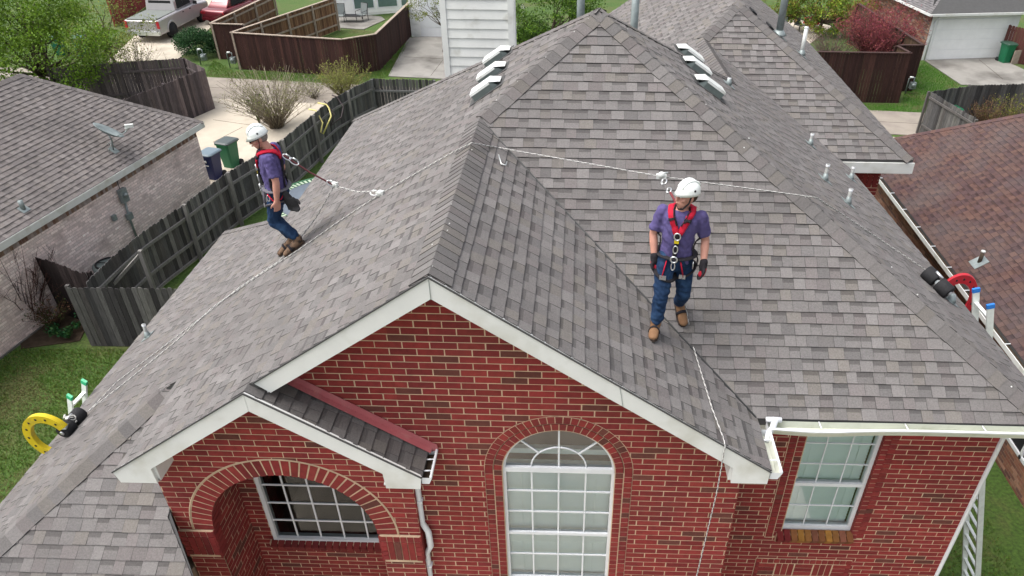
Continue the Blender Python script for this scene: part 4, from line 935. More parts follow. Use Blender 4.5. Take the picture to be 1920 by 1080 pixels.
# shrubs
base = g(372, 104); T = thing('round_shrub', 'dense round dark green shrub beside the brown fence corner', 'shrub', base); cm = MB(); R = random.Random(5)
for _ in range(110):
    d = rv(R); d.z = abs(d.z); leaves(cm, base+V(d.x*.95, d.y*.95, .35+d.z*.95), (.34, .34, .28), 90, .09, [(.025,.075,.025), (.035,.095,.03), (.05,.12,.04), (.015,.05,.018)], R, .3)
obj('foliage', cm, M['leaf'], T); tm = MB(); [limb(tm, base, base+V(R.uniform(-.5, .5), R.uniform(-.5, .5), .9), .03, .01, R) for _ in range(7)]; obj('stems', tm, M['bark'], T)
shrub('bare_shrub', 'large bare twiggy shrub with few leaves beyond the curved fence', g(520, 240), 190, 2.5, 2.3, [(.22,.19,.14), (.28,.25,.18), (.17,.14,.11)], YL, 3, .05, 6, .013, 5)
shrub('bare_shrub', 'yellow green sprouting shrub below the brown privacy fence', g(648, 188), 130, 1.9, 1.45, [(.17,.15,.07), (.22,.20,.09)], [(.22,.24,.05), (.18,.22,.04), (.26,.27,.08)], 5, .06, 7, .010, 5)
shrub('bare_shrub', 'green leafy plant growing in the middle of the bare shrub', g(487, 232), 14, 1.5, .35, [(.12,.14,.06)], GL, 8, .09, 8, .010, 4)
shrub('bare_shrub', 'pale dry twigs at the foot of the sprouting shrub', g(590, 185), 60, 1.1, 1.2, [(.24,.22,.17), (.20,.18,.13)], YL, 1, .05, 9, .008, 4)
shrub('bare_shrub', 'bare reddish brown shrub at the pale brick house corner', g(62, 612), 60, 2.7, 1.25, [(.085,.045,.038), (.11,.060,.050), (.065,.035,.03)], [(.13,.05,.035)], 1, .03, 10, .013, 6)
shrub('bare_shrub', 'low brown withered shrub under the mossy fence panel', g(105, 615), 55, 1.0, .8, [(.10,.06,.04), (.075,.045,.03)], [(.16,.08,.045), (.05,.08,.02)], 3, .05, 11, .008, 5)
shrub('bare_shrub', 'green leafy ground plant beside the mossy fence panel', g(125, 632), 30, .45, .55, [(.05,.07,.03)], [(.02,.09,.03), (.03,.12,.04), (.04,.10,.025)], 8, .08, 12, .006, 3)
shrub('bare_shrub', 'grey leafless shrub inside the dark fence corner', g(190, 175), 50, 1.9, 1.5, [(.10,.085,.07), (.13,.11,.09)], GL, 1, .06, 13, .012, 6)
shrub('bare_shrub', 'bare arching shrub overhanging the driveway behind dark fence', g(262, 155), 60, 2.0, 1.7, [(.11,.09,.07), (.14,.12,.09)], YL, 1, .05, 14, .010, 6)
shrub('red_shrub', 'reddish purple shrub rising above the maroon fence', g(1632, 128), 300, 3.3, 2.5, [(.16,.045,.055), (.20,.06,.07), (.11,.045,.045)], [(.26,.05,.075), (.20,.045,.06), (.30,.09,.07)], 4, .085, 15, .012, 6)
shrub('bare_shrub', 'greyish leafless shrub left of the reddish purple one', g(1555, 118), 130, 1.7, 1.9, [(.10,.07,.07), (.13,.09,.085)], [(.20,.05,.05), (.12,.10,.04)], 1, .05, 16, .010, 5)
shrub('bare_shrub', 'orange leaved low shrub against the brown brick garage', g(1695, 95), 60, 1.5, .8, [(.12,.06,.04)], [(.24,.09,.05), (.20,.07,.045)], 4, .07, 17, .010, 4)
c = g(1540, 22, 1.3); tree('leafy_tree', 'yellow green leafy tree over the back patio', V(c.x, c.y, 0), .7, c, (2.9, 1.8, 1.4), 80, 140, .13, [(.14,.24,.02), (.22,.26,.03), (.09,.15,.02), (.20,.13,.04)], 5)
c = g(1450, 20, 1.2); tree('leafy_tree', 'pale sprouting tree seen past the tall flue pipe', V(c.x, c.y, 0), .8, c, (1.2, 1.2, 1.4), 26, 70, .08, YL, 6, .06)
c = g(1650, -5, 2.0); tree('leafy_tree', 'small tree with orange tips by the grey garage roof', V(c.x, c.y, 0), 1.0, c, (1.3, 1.0, 1.0), 24, 70, .10, [(.14,.24,.02), (.26,.10,.05), (.22,.22,.03)], 7, .06)
shrub('bare_shrub', 'yellow green shrub inside the grey fence corner', g(1885, 252), 90, 1.7, 1.1, [(.13,.10,.06)], [(.20,.22,.04), (.16,.18,.03)], 3, .07, 18, .010, 4)
shrub('bare_shrub', 'brown shrub inside the grey fence corner', g(1840, 250), 90, 1.6, 1.0, [(.12,.075,.05), (.10,.06,.04)], [(.16,.09,.04), (.12,.12,.03)], 2, .06, 19, .010, 5)
# ================================================================== neighbouring houses
def roof_house_plane(T, pl, regs, pal, seed, name='roof', e=.14, limit=300, minpx=40, notch=True, **k):
    dkm = MB(); deck(dkm, pl, regs, .12); ro = obj(name, dkm, M['deck'], T)
    emit(shingles(pl, regs, e, seed, pal, notch=notch, **k), 'shingle', 'shingle_courses', M['shingle'], ro, limit, minpx); return ro
# ---- left neighbour
E1, E2 = g(0, 455, 2.7), g(380, 228, 2.7); dN = (E2-E1).normalized(); iN = V(-dN.y, dN.x, 0)
NB = thing('neighbor_house', 'single storey house with grey shingle roof and pale pinkish brick wall', 'house', E2+iN*3-V(0, 0, 2.7))
pN = Plane(E2, dN, iN, .74); E0 = E2-dN*14; tH = 3.15
top = E2+(iN-dN)*tH; ridge0 = top-dN*8
NBP = [(.205,.184,.178), (.187,.168,.163), (.222,.201,.194), (.172,.155,.152), (.212,.189,.179)]
regN = [[(E0.x, E0.y), (E2.x, E2.y), (top.x, top.y), (ridge0.x, ridge0.y), ((E0+iN*tH).x, (E0+iN*tH).y)]]
ro = roof_house_plane(NB, pN, regN, NBP, 31, thick=.011)
pN2 = Plane(E2, iN, -dN, .74); e3 = E2+iN*2*tH
roof_house_plane(NB, pN2, [[(E2.x, E2.y), (e3.x, e3.y), (top.x, top.y)]], NBP, 32, 'rear_roof')
pN3 = Plane(e3, dN, -iN, .74); 
roof_house_plane(NB, pN3, [[(e3.x, e3.y), (top.x, top.y), (ridge0.x, ridge0.y), ((e3-dN*11).x, (e3-dN*11).y)]], NBP, 33, 'far_roof', limit=0)
emit(hipcaps(E2, pN.at(top.x, top.y), pN.N, pN2.N, .14, .13, 34, NBP, .012)+hipcaps(pN.at(ridge0.x, ridge0.y), pN.at(top.x, top.y), pN.N, pN3.N, .14, .13, 35, NBP, .012), 'ridge_cap', 'ridge_cap_run', M['shingle'], ro)
obj('fascia', MB().bar(E0-iN*.01-V(0, 0, .10), E2-iN*.01-V(0, 0, .10)+dN*.02, .03, .19), M['trim'], NB)
obj('fascia', MB().bar(E2+V(0, 0, -.10)-iN*.02, E2+iN*2*tH-V(0, 0, .10), .03, .19), M['trim'], NB)
obj('soffit', MB().bar(E0+iN*.1-V(0, 0, .19), E2+iN*.1-V(0, 0, .19), .16, .02), M['trim'], NB)
O_ = V(E2.x, E2.y, 0)+iN*.14-dN*.30
PINK = [(c[0]*1.22, c[1]*1.17, c[2]*1.14) for c in [(.66,.575,.56), (.70,.62,.605), (.60,.52,.505), (.74,.67,.65), (.66,.58,.56)]]
br, mo = wall_bricks(O_, dN, -iN, [[(-13, 0), (0, 0), (0, 2.28), (-13, 2.28)]], x0=0, z0=0, seed=41, pal=PINK, joint=.016)
k_ = 0; x = -12.9
R = random.Random(9)
while x < -.05:
    br.append(slab(O_, dN, V(0, 0, 1), -iN, [(x, 2.29), (x+.083, 2.29), (x+.083, 2.50), (x, 2.50)], lambda t: .010, -.002, shade(R.choice([(.30,.20,.15), (.36,.29,.27), (.22,.13,.10), (.40,.34,.33)]), R.uniform(.8, 1.1)))); x += .0955
mo.add([O_+dN*a+V(0, 0, z) for a, z in ((-13, 2.28), (0, 2.28), (0, 2.52), (-13, 2.52))], [(0, 1, 2, 3)])
mo.v = mo.v; bw = obj('brick_wall', mo, M['mortar_pale'], NB); emit(br, 'brick', 'brick_courses', M['brick'], bw, 300, 40)
A_ = O_+iN*.02; obj('wall_core', MB().prism([A_-dN*13, A_-dN*.02, A_-dN*.02+iN*5.5, A_-dN*13+iN*5.5], V(0, 0, 2.6)), M['mortar_pale'], NB)
# front bay at the far left with a dark window and a stone ledge
bO = g(62, 615); bX = -dN; bd = 3.2
bay = MB(); P0 = bO; P1 = bO-dN*4; bay.prism([P0, P1, P1+iN*2.5, P0+iN*2.5], V(0, 0, 2.5)); bo = obj('bay', bay, M['mortar_pale'], NB)
br, mo = wall_bricks(bO-iN*.004, -dN, -iN, [[(0, 0), (4, 0), (4, 2.45), (0, 2.45)]], [('r', .75, 2.2, .75, 2.2)], seed=42, pal=[shade(c, .8) for c in PINK], joint=.016)
br2, mo2 = wall_bricks(bO+dN*.004, iN, dN, [[(0, 0), (2.4, 0), (2.4, 2.45), (0, 2.45)]], seed=43, pal=[shade(c, .8) for c in PINK], joint=.016)
emit(br+br2, 'brick', 'brick_courses', M['brick'], bo, 120, 60)
wn = MB(); 
for a, b, c_, d2 in ((.75, 2.2, .75, .82), (.75, .82, .75, 2.2), (2.13, 2.2, .75, 2.2), (.75, 2.2, 2.13, 2.2)): wn.prism([bO-dN*a+V(0, 0, c_)-iN*.03, bO-dN*b+V(0, 0, c_)-iN*.03, bO-dN*b+V(0, 0, d2)-iN*.03, bO-dN*a+V(0, 0, d2)-iN*.03], iN*.03)
wo_ = obj('window', wn, M['white'], NB); obj('pane', MB().quad(bO-dN*.8+V(0, 0, .8)-iN*.012, bO-dN*2.15+V(0, 0, .8)-iN*.012, bO-dN*2.15+V(0, 0, 2.15)-iN*.012, bO-dN*.8+V(0, 0, 2.15)-iN*.012), M['dark'], wo_)
obj('stone_ledge', MB().prism([bO+dN*.05, bO-dN*4, bO-dN*4-iN*.25, bO+dN*.05-iN*.25], V(0, 0, .06)).prism([bO+dN*.05+V(0, 0, .45), bO-dN*4+V(0, 0, .45), bO-dN*4-iN*.14+V(0, 0, .45), bO+dN*.05-iN*.14+V(0, 0, .45)], V(0, 0, .12)), M['driveway_grey'], NB)
# meter box, conduit, junction boxes on the wall
wp = lambda a, b: gp(a, b, iN, iN.dot(O_)-.03)
c1 = wp(228, 366); obj('meter_box', MB().box(c1-iN*.06, (.26, .12, .42), 0, None, (dN, iN, V(0,0,1))).lathe([(.07, 0), (.07, .05), (.03, .08)], c1-iN*.12+V(0, 0, .02), -iN, 12), M['lead'], NB)
c2 = wp(240, 405); obj('junction_box', MB().box(c2-iN*.05, (.20, .10, .20), 0, None, (dN, iN, V(0,0,1))), M['lead'], NB)
obj('conduit', MB().tube([c1-V(0, 0, .2)-iN*.03, c2-iN*.03, V(c2.x, c2.y, .3)-iN*.03], .035, 8), M['lead'], NB)
obj('cable', MB().tube([c1+V(0, 0, .2)-iN*.02, V(c1.x, c1.y, 2.5)-iN*.02], .010, 5), M['black'], NB)
c3 = wp(212, 408); obj('junction_box', MB().box(c3-iN*.04, (.14, .08, .17), 0, None, (dN, iN, V(0,0,1))), M['lead'], NB)
c4 = g(40, 383, 3.1); c4 = pN.at(c4.x, c4.y); obj('vent_pipe', MB().tube([c4, c4+V(0, 0, .25)], .06, 10).box(c4+pN.N*.02, (.24, .2, .01), 0, None, (pN.U, pN.V, pN.N)), M['lead'], NB)
# satellite dish
dc = gp(213, 282, pN.N, pN.N.dot(pN.O)); T = thing('satellite_dish', 'grey satellite dish mounted on the grey neighbor roof', 'dish', dc)
obj('mast', MB().tube([dc, dc+V(.05, 0, .30), dc+V(.0, .02, .52)], .022, 8).box(dc+pN.N*.015, (.2, .25, .01), 0, None, (pN.U, pN.V, pN.N)).tube([dc+V(.05, 0, .3), dc+pN.V*.22+V(0, 0, .02)], .01, 6).tube([dc+V(.05, 0, .3), dc-pN.U*.2+V(0, 0, .02)], .01, 6), M['lead'], T)
ax = V(.45, .35, .75).normalized(); cc = dc+V(-.02, 0, .52)
obj('reflector', MB().lathe([(.02, 0), (.18, .02), (.32, .065), (.42, .12), (.42, .125), (.31, .075), (.17, .03), (.02, .01)], cc, ax, 28), M['lead'], T)
f1 = cc+ax*.10+V(.36, .15, -.12); obj('feed_arm', MB().tube([cc+V(.22, .1, -.10), f1, f1+V(.16, .06, .14)], .016, 6), M['lead'], T); obj('receiver', MB().box(f1+V(.17, .06, .19), (.22, .09, .10), .4).lathe([(.045, 0), (.05, .06), (.03, .08)], f1+V(.12, .04, .17), -ax, 10), M['vent'], T)
# ---- right neighbour with red brown roof
RB = thing('neighbor_house', 'single storey brown brick house with reddish brown shingle roof', 'house', (13, 8, 0))
ex, ez, yc, pit = 10.15, 2.7, 17.5, .72; tt = 6.5
pB1 = Plane((ex, yc, ez), (0, 1, 0), (1, 0, 0), pit); BRP = [(.098,.057,.050), (.086,.051,.048), (.108,.063,.054), (.078,.048,.049), (.094,.056,.053), (.114,.066,.055), (.084,.052,.053)]
ro = roof_house_plane(RB, pB1, [[(ex, -3), (ex+tt, -3), (ex+tt, yc-tt), (ex, yc)]], BRP, 51, thick=.011, minpx=60)
pB2 = Plane((ex, yc, ez), (1, 0, 0), (0, -1, 0), pit); roof_house_plane(RB, pB2, [[(ex, yc), (ex+tt, yc-tt), (ex+2*tt, yc)]], BRP, 52, 'rear_roof', limit=0)
pB3 = Plane((ex+2*tt, yc, ez), (0, 1, 0), (-1, 0, 0), pit); roof_house_plane(RB, pB3, [[(ex+2*tt, -3), (ex+tt, -3), (ex+tt, yc-tt), (ex+2*tt, yc)]], BRP, 53, 'far_roof', limit=0)
emit(hipcaps((ex, yc, ez), pB1.at(ex+tt, yc-tt), pB1.N, pB2.N, .14, .13, 54, BRP, .012, 1.1), 'ridge_cap', 'ridge_cap_run', M['shingle'], ro)
gm = MB(); gm.b2((ex-.11, -3, ez-.12), (ex-.005, yc, ez-.11)); gm.b2((ex-.125, -3, ez-.12), (ex-.105, yc, ez-.01)); obj('gutter', gm, M['trim'], RB); obj('fascia', MB().b2((ex-.004, -3, ez-.14), (ex+.02, yc, ez-.02)), M['deck'], RB)
for k in range(18): obj('hanger', MB().bar(V(ex-.12, -1+k*1.0, ez), V(ex+.03, -1+k*1.0, ez+.01), .02, .012), M['white'], RB)
obj('gutter_debris', MB().b2((ex-.10, -3, ez-.105), (ex-.008, yc, ez-.06)), M['soil'], RB)
wx = ex+.30
BROWN = [tuple(q*1.5 for q in c) for c in [(.17,.075,.05), (.13,.06,.045), (.20,.095,.06), (.10,.05,.042), (.22,.12,.085), (.15,.06,.04)]]
br, mo = wall_bricks((wx, 0, 0), (0, -1, 0), (-1, 0, 0), [[(-yc+.3, 0), (3, 0), (3, 2.6), (-yc+.3, 2.6)]], [('r', -6.6, -4.9, .7, 2.2)], seed=55, pal=BROWN, joint=.014)
bw = obj('brick_wall', mo, M['mortar_brown'], RB); emit(br, 'brick', 'brick_courses', M['brick'], bw, 300, 30)
obj('wall_core', MB().b2((wx+.08, -3, 0), (wx+11, yc-.3, 2.6)), M['mortar_brown'], RB)
obj('soffit', MB().b2((ex+.01, -3, ez-.16), (wx+.05, yc, ez-.14)), M['trim'], RB)
wn = MB(); 
for y0, y1, z0, z1 in ((4.9, 6.6, .7, .78), (4.9, 6.6, 2.12, 2.2), (4.9, 4.98, .7, 2.2), (6.52, 6.6, .7, 2.2), (5.70, 5.78, .7, 2.2)): wn.b2((wx-.02, y0, z0), (wx+.05, y1, z1))
wo_ = obj('window', wn, M['white'], RB); obj('pane', MB().quad((wx+.02, 6.55, .75), (wx+.02, 4.95, .75), (wx+.02, 4.95, 2.15), (wx+.02, 6.55, 2.15)), M['dark'], wo_)
cpp = gp(1836, 492, pB1.N, pB1.N.dot(pB1.O)); vp_ = obj('vent_pipe', MB().tube([cpp, cpp+V(0, 0, .28)], .045, 10), M['bark'], RB); obj('pipe_cap', MB().tube([cpp+V(0, 0, .28), cpp+V(0, 0, .31)], .05, 10), M['vent'], vp_); obj('flashing', MB().box(cpp+pB1.N*.02, (.34, .34, .008), 0, None, (pB1.U, pB1.V, pB1.N)), M['lead'], vp_)
# ---- white house beyond the brown fence
WH = thing('white_house', 'white clapboard house behind the fenced lawn and patio', 'house', g(690, 30))
a, b = g(627, 33), g(770, 22); dW = (b-a).normalized(); nW = V(-dW.y, dW.x, 0); b = a+dW*6.2
mb = MB().prism([a, b, b+nW*7, a+nW*7], V(0, 0, 3.0)); obj('wall', mb, M['far_white'], WH)
cl = MB(); z = .15
while z < 2.95: cl.prism([a+V(0, 0, z)-nW*.03, a+V(0, 0, z), a+V(0, 0, z+.17), a+V(0, 0, z+.17)-nW*.012], dW*6.2); z += .17
obj('clapboard_run', cl, M['far_white'], WH, kind='stuff')
obj('corner_board', MB().prism([a-nW*.045, a+dW*.12-nW*.045, a+dW*.12, a], V(0, 0, 3.0)), M['white'], WH)
for k in range(3):
    o0 = a+dW*(1.35+k*1.5)+V(0, 0, .45)-nW*.05; o1 = o0+dW*1.2
    wo_ = obj('window', MB().prism([o0-dW*.08+V(0, 0, -.08), o1+dW*.08+V(0, 0, -.08), o1+dW*.08+V(0, 0, 1.4), o0-dW*.08+V(0, 0, 1.4)], nW*.05), M['white'], WH)
    obj('pane', MB().prism([o0-nW*.01, o1-nW*.01, o1+V(0, 0, 1.32)-nW*.01, o0+V(0, 0, 1.32)-nW*.01], nW*.02), mat('far_glass', (.10, .16, .15), .15, 0, .6, .1), wo_)
obj('roof', MB().prism([a-dW*.4-nW*.5+V(0, 0, 3), b+dW*.4-nW*.5+V(0, 0, 3), b+dW*.4+nW*3.5+V(0, 0, 5), a-dW*.4+nW*3.5+V(0, 0, 5)], V(0, 0, .15)).prism([a-dW*.4+nW*7.5+V(0, 0, 3), a-dW*.4+nW*3.5+V(0, 0, 5), b+dW*.4+nW*3.5+V(0, 0, 5), b+dW*.4+nW*7.5+V(0, 0, 3)], V(0, 0, .15)), M['deck'], WH)
ga, gb = g(772, 69), g(850, 69); 
GA = thing('white_garage', 'white garage front with panel door at the head of the grey driveway', 'garage', (ga+gb)/2)
obj('wall', MB().prism([ga, gb+V(1.5, 0, 0), gb+V(1.5, 5, 0), ga+V(0, 5, 0)], V(0, 0, 2.9)), M['far_white'], GA)
gd = ga+V(.55, -.03, .02)
do = obj('garage_door', MB().b2(gd, gd+V(2.6, .03, 2.2)), M['far_white'], GA)
for k in range(4): obj('door_panel', MB().b2(gd+V(.04, -.02, .03+k*.54), gd+V(2.56, 0, .54+k*.54)), M['white'], do)
for k in range(5): obj('wall_trim', MB().b2(ga+V(.10, -.03, .15+k*.3), ga+V(.42, 0, .40+k*.3)), M['far_white'], GA)
# patio chairs
def chair(p, rz, label):
    T = thing('patio_chair', label, 'chair', p, rz, 'patio chairs by the white house'); f = M['black']; s = mat('sling', (.16, .18, .18), .8)
    obj('seat', MB().box((0, 0, .42), (.50, .48, .03)), s, T, True); obj('backrest', MB().box((0, .27, .74), (.50, .03, .60), 0, None, (V(1,0,0), V(0,.97,-.24), V(0,.24,.97))), s, T, True)
    for i in (-1, 1):
        obj('leg', MB().tube([V(i*.27, -.24, 0), V(i*.27, -.24, .62), V(i*.27, .2, .64)], .018, 6), f, T, True); obj('leg', MB().tube([V(i*.27, .26, 0), V(i*.26, .24, .45), V(i*.26, .36, 1.05)], .018, 6), f, T, True)
    obj('top_rail', MB().tube([V(-.26, .36, 1.05), V(.26, .36, 1.05)], .018, 6), f, T, True)
chair(g(640, 42), .05, 'grey sling patio chair standing squarely beside the white corner board'); chair(g(680, 40), -.5, 'grey sling patio chair turned at an angle under the white house windows')
obj_t = obj('patio_table', MB().tube([g(660, 42)+V(-.9, 0, .40), g(660, 42)+V(.9, .1, .40)], .02, 6).box(g(660, 42)+V(0, .05, .41), (1.3, .6, .03)), M['black']); tag(obj_t, 'low dark patio table between the grey sling chairs', 'table')
chair(g(1468, 62), 2.6, 'dark patio chair with pale cushion on the concrete pad past the tall pipe'); chair(g(1498, 60), .6, 'dark patio chair under the yellow green tree beside red cushions')
tag(obj('red_cushion', MB().box(g(1520, 50)+V(0, 0, .35), (.8, .6, .35), .3), M['red']), 'red cushioned lounge seat under the yellow green patio tree', 'seat')
# ---- garage house at the upper right
a, b = g(1727, 113), g(1888, 108); dG = (b-a).normalized(); nG = V(-dG.y, dG.x, 0); Lg = (b-a).length
GH = thing('garage_house', 'brick house with white double garage door and grey hip roof', 'house', (a+b)/2)
obj('wall', MB().prism([a, b, b+nG*8, a+nG*8], V(0, 0, 2.55)), M['far_white'], GH)
d0 = a+dG*.35-nG*.02; do = obj('garage_door', MB().prism([d0, d0+dG*(Lg-1.0), d0+dG*(Lg-1.0)+nG*.02, d0+nG*.02], V(0, 0, 2.15)), M['white'], GH)
for k in range(4): obj('door_panel', MB().prism([d0+V(0, 0, .02+.53*k)-nG*.012, d0+dG*(Lg-1.0)+V(0, 0, .02+.53*k)-nG*.012, d0+dG*(Lg-1.0)+V(0, 0, .02+.53*k), d0+V(0, 0, .02+.53*k)], V(0, 0, .515)), M['far_white'], do)
br, mo = wall_bricks(a-dG*.01, nG, -dG, [[(0, 0), (8, 0), (8, 2.5), (0, 2.5)]], seed=61, pal=BROWN+[(.35,.25,.19), (.14,.12,.11)], joint=.014)
mo.f = [f[::-1] for f in mo.f]; bw = obj('brick_wall', mo, M['mortar_brown'], GH); r_ = MB()
for q in br: k = len(r_.v); r_.v += q.v; r_.f += [[i+k for i in f] for f in q.f]; r_.c += q.c; r_.sm += q.sm
obj('brick_courses', r_, M['brick'], bw, kind='stuff')
ea, eb = a-dG*.45-nG*.45+V(0, 0, 2.55), b+dG*1.2-nG*.45+V(0, 0, 2.55)
pG1 = Plane(ea, dG, nG, .55); tA = 4.2; ta = ea+(dG+nG)*tA; tb = eb+(nG-dG)*tA
GP = [(.16,.155,.157), (.135,.13,.133), (.185,.178,.18), (.15,.145,.148)]
roof_house_plane(GH, pG1, [[(ea.x, ea.y), (eb.x, eb.y), (tb.x, tb.y), (ta.x, ta.y)]], GP, 62, limit=0, wmin=.15, wmax=.3)
pG2 = Plane(ea, nG, dG, .55); e4 = ea+nG*2*tA; roof_house_plane(GH, pG2, [[(ea.x, ea.y), (ta.x, ta.y), (e4.x, e4.y)]], GP, 63, 'side_roof', limit=0, wmin=.15, wmax=.3)
obj('gutter', MB().bar(ea-V(0, 0, .08), eb-V(0, 0, .08), .12, .12), M['trim'], GH); obj('gutter', MB().bar(ea-V(0, 0, .08), e4-V(0, 0, .08), .10, .12), M['trim'], GH)
obj('downspout', MB().tube([a+dG*.18-nG*.35+V(0, 0, 2.4), a+dG*.15-nG*.06+V(0, 0, 2.1), a+dG*.15-nG*.06], .04, 6), M['white'], GH)
# ---------------------------------------------------------------- bins
def wheelie(p, rz, col, lid, label, mark=None):
    T = thing('wheelie_bin', label, 'bin', p, rz, None)
    rings = [[V(x*w, y*d, z) for x, y in ((-1,-.8),(-.8,-1),(.8,-1),(1,-.8),(1,.8),(.8,1),(-.8,1),(-1,.8))] for w, d, z in ((.22,.24,.04), (.23,.26,.3), (.28,.32,.95), (.31,.35,.96), (.31,.35,1.0))]
    obj('body', MB().rings(rings, col=col, smooth=False), M['bin'], T, True)
    lr = [[V(x*w, y*d+.02, z) for x, y in ((-1,-.8),(-.8,-1),(.8,-1),(1,-.8),(1,.8),(.8,1),(-.8,1),(-1,.8))] for w, d, z in ((.32,.37,1.0), (.32,.37,1.03), (.27,.32,1.07), (.20,.24,1.075))]
    obj('lid', MB().rings(lr, col=lid, smooth=False), M['bin'], T, True)
    obj('handle', MB().tube([V(-.26, .40, .98), V(.26, .40, .98)], .02, 6, lid), M['bin'], T, True)
    for i in (-1, 1): obj('wheel', MB().lathe([(.02, -.03), (.12, -.03), (.12, .03), (.02, .03)], (i*.22, .27, .12), (1, 0, 0), 14), M['rubber'], T, True)
    if mark: obj('emblem', MB().lathe([(.05, 0), (.05, .004)], (.05, -.315, .78), (0, -1, 0), 12).box((.05, -.30, .62), (.16, .004, .035)), M['white'], T, True)
    return T
wheelie(g(436, 312), -.3, (.010, .13, .055), (.06, .075, .075), 'dark green wheeled bin with grey lid behind the curved fence')
wheelie(g(404, 334), -.25, (.008, .014, .085), (.14, .19, .23), 'navy blue wheeled bin with pale lid beside the brick wall', True)
wheelie(g(1881, 117), .2, (.006, .13, .055), (.03, .07, .05), 'bright green wheeled bin beside the white garage door')
wheelie(g(1735, 245)+V(.9, 0, 0), .2, (.006, .13, .055), (.006, .10, .045), 'green bin half hidden behind the grey fence corner')
tag(obj('leaning_plank', MB().box(g(1905, 122)+V(0, .2, .35), (.5, .05, .75), .3), M['rail_tan']), 'brown plank leaning against the fence beside the green bin', 'plank')
for i, (a_, b_) in enumerate(((110, 85), (152, 88))):
    c = g(a_, b_, .5); wheelie(V(c.x, c.y, 0), .4*i, (.006, .12, .075), (.02, .12, .09), ['teal green bin under the spring tree beside the dark fence', 'teal green bin with dark lid nearer the barn red fence'][i])
# gas meters
for i, (a_, b_) in enumerate(((377, 122), (432, 128), (1697, 176))):
    p = g(a_, b_); T = thing('gas_meter', ['grey gas meter beside the round dark shrub', 'grey gas meter beside the dark brown fence corner', 'grey gas meter against the maroon fence end'][i], 'meter', p)
    obj('riser', MB().tube([p, p+V(0, 0, .75), p+V(.25, 0, .80), p+V(.25, 0, .55)], .03, 6), M['lead'], T); obj('meter_body', MB().box(p+V(.25, 0, .42), (.26, .20, .30)).lathe([(.10, 0), (.10, .06), (.04, .08)], p+V(.25, -.10, .45), (0, -1, 0), 12), M['lead'], T); obj('regulator', MB().lathe([(.02, -.03), (.09, -.02), (.09, .02), (.02, .03)], p+V(.1, 0, .82), (0, 0, 1), 12), M['vent'], T)
# trampoline
tc0 = g(612, 372, .85); tr = 1.75
T = thing('trampoline', 'round trampoline with blue grey mat and green springs behind the roof', 'trampoline', V(tc0.x, tc0.y, 0))
obj('mat', MB().lathe([(.01, 0), (tr-.25, 0), (tr-.25, -.01)], tc0, (0, 0, 1), 48), mat('tramp_mat', (.11, .135, .17), .6), T)
ed = MB(); n = 72
for k in range(n):
    t0, t1 = 2*math.pi*k/n, 2*math.pi*(k+.55)/n; q = lambda r, t, z: tc0+V(r*math.cos(t), r*math.sin(t), z)
    ed.add([q(tr-.24, t0, .004), q(tr, t0, .004), q(tr, t1, .004), q(tr-.24, t1, .004)], [(0, 1, 2, 3)], (.35, .42, .32)); t2 = 2*math.pi*(k+1)/n; ed.add([q(tr-.24, t1, .002), q(tr, t1, .002), q(tr, t2, .002), q(tr-.24, t2, .002)], [(0, 1, 2, 3)], (.03, .085, .05))
obj('spring_cover', ed, M['fabric'], T); obj('rim', MB().tube([tc0+V(tr*math.cos(2*math.pi*k/40), tr*math.sin(2*math.pi*k/40), 0) for k in range(41)], .03, 6), mat('tramp_rim', (.05, .16, .08), .5), T)
for k in range(6): a_ = k*math.pi/3; obj('leg', MB().tube([tc0+V(tr*math.cos(a_), tr*math.sin(a_), 0), V(tc0.x+tr*math.cos(a_), tc0.y+tr*math.sin(a_), 0)], .025, 6), M['lead'], T)
# bent tube frames hung on the fence
def fz(a_, b_, z): return g(a_, b_, z)+(CP-g(a_, b_, z)).normalized()*.55
T = tag(obj('bent_frame', MB().tube([fz(579, 205, 1.62), fz(592, 207, 1.6), fz(605, 230, 1.2), fz(601, 248, .9), fz(606, 251, .85), fz(621, 218, 1.35), fz(617, 203, 1.6), fz(612, 196, 1.72), fz(596, 193, 1.78)], .030, 8), mat('pale_yellow', (.62, .55, .20), .5)), 'pale yellow bent tube frame hanging on the weathered fence', 'frame')
tag(obj('bent_frame', MB().tube([fz(608, 190, 1.8), fz(615, 196, 1.7), fz(627, 215, 1.35), fz(620, 236, 1.0), fz(640, 220, 1.15), fz(644, 200, 1.45), fz(632, 182, 1.75), fz(622, 178, 1.85)], .026, 8), mat('dark_maroon', (.03, .018, .02), .5)), 'dark bent tube frame hanging on the weathered fence', 'frame')
# air conditioner top behind the fence
p = V(g(205, 500, .7).x, g(205, 500, .7).y, 0); T = thing('air_conditioner', 'dark round air conditioner unit behind the fence by the pale wall', 'air conditioner', p)
obj('casing', MB().lathe([(.42, 0), (.42, .78), (.36, .80)], p, (0, 0, 1), 24), M['vent_side'], T); obj('fan_grille', MB().lathe([(.34, .80), (.34, .84), (.30, .84), (.30, .81)], p, (0, 0, 1), 24, cap=False).tube([p+V(-.3, 0, .83), p+V(.3, 0, .83)], .012, 5).tube([p+V(0, -.3, .83), p+V(0, .3, .83)], .012, 5), M['black'], T)
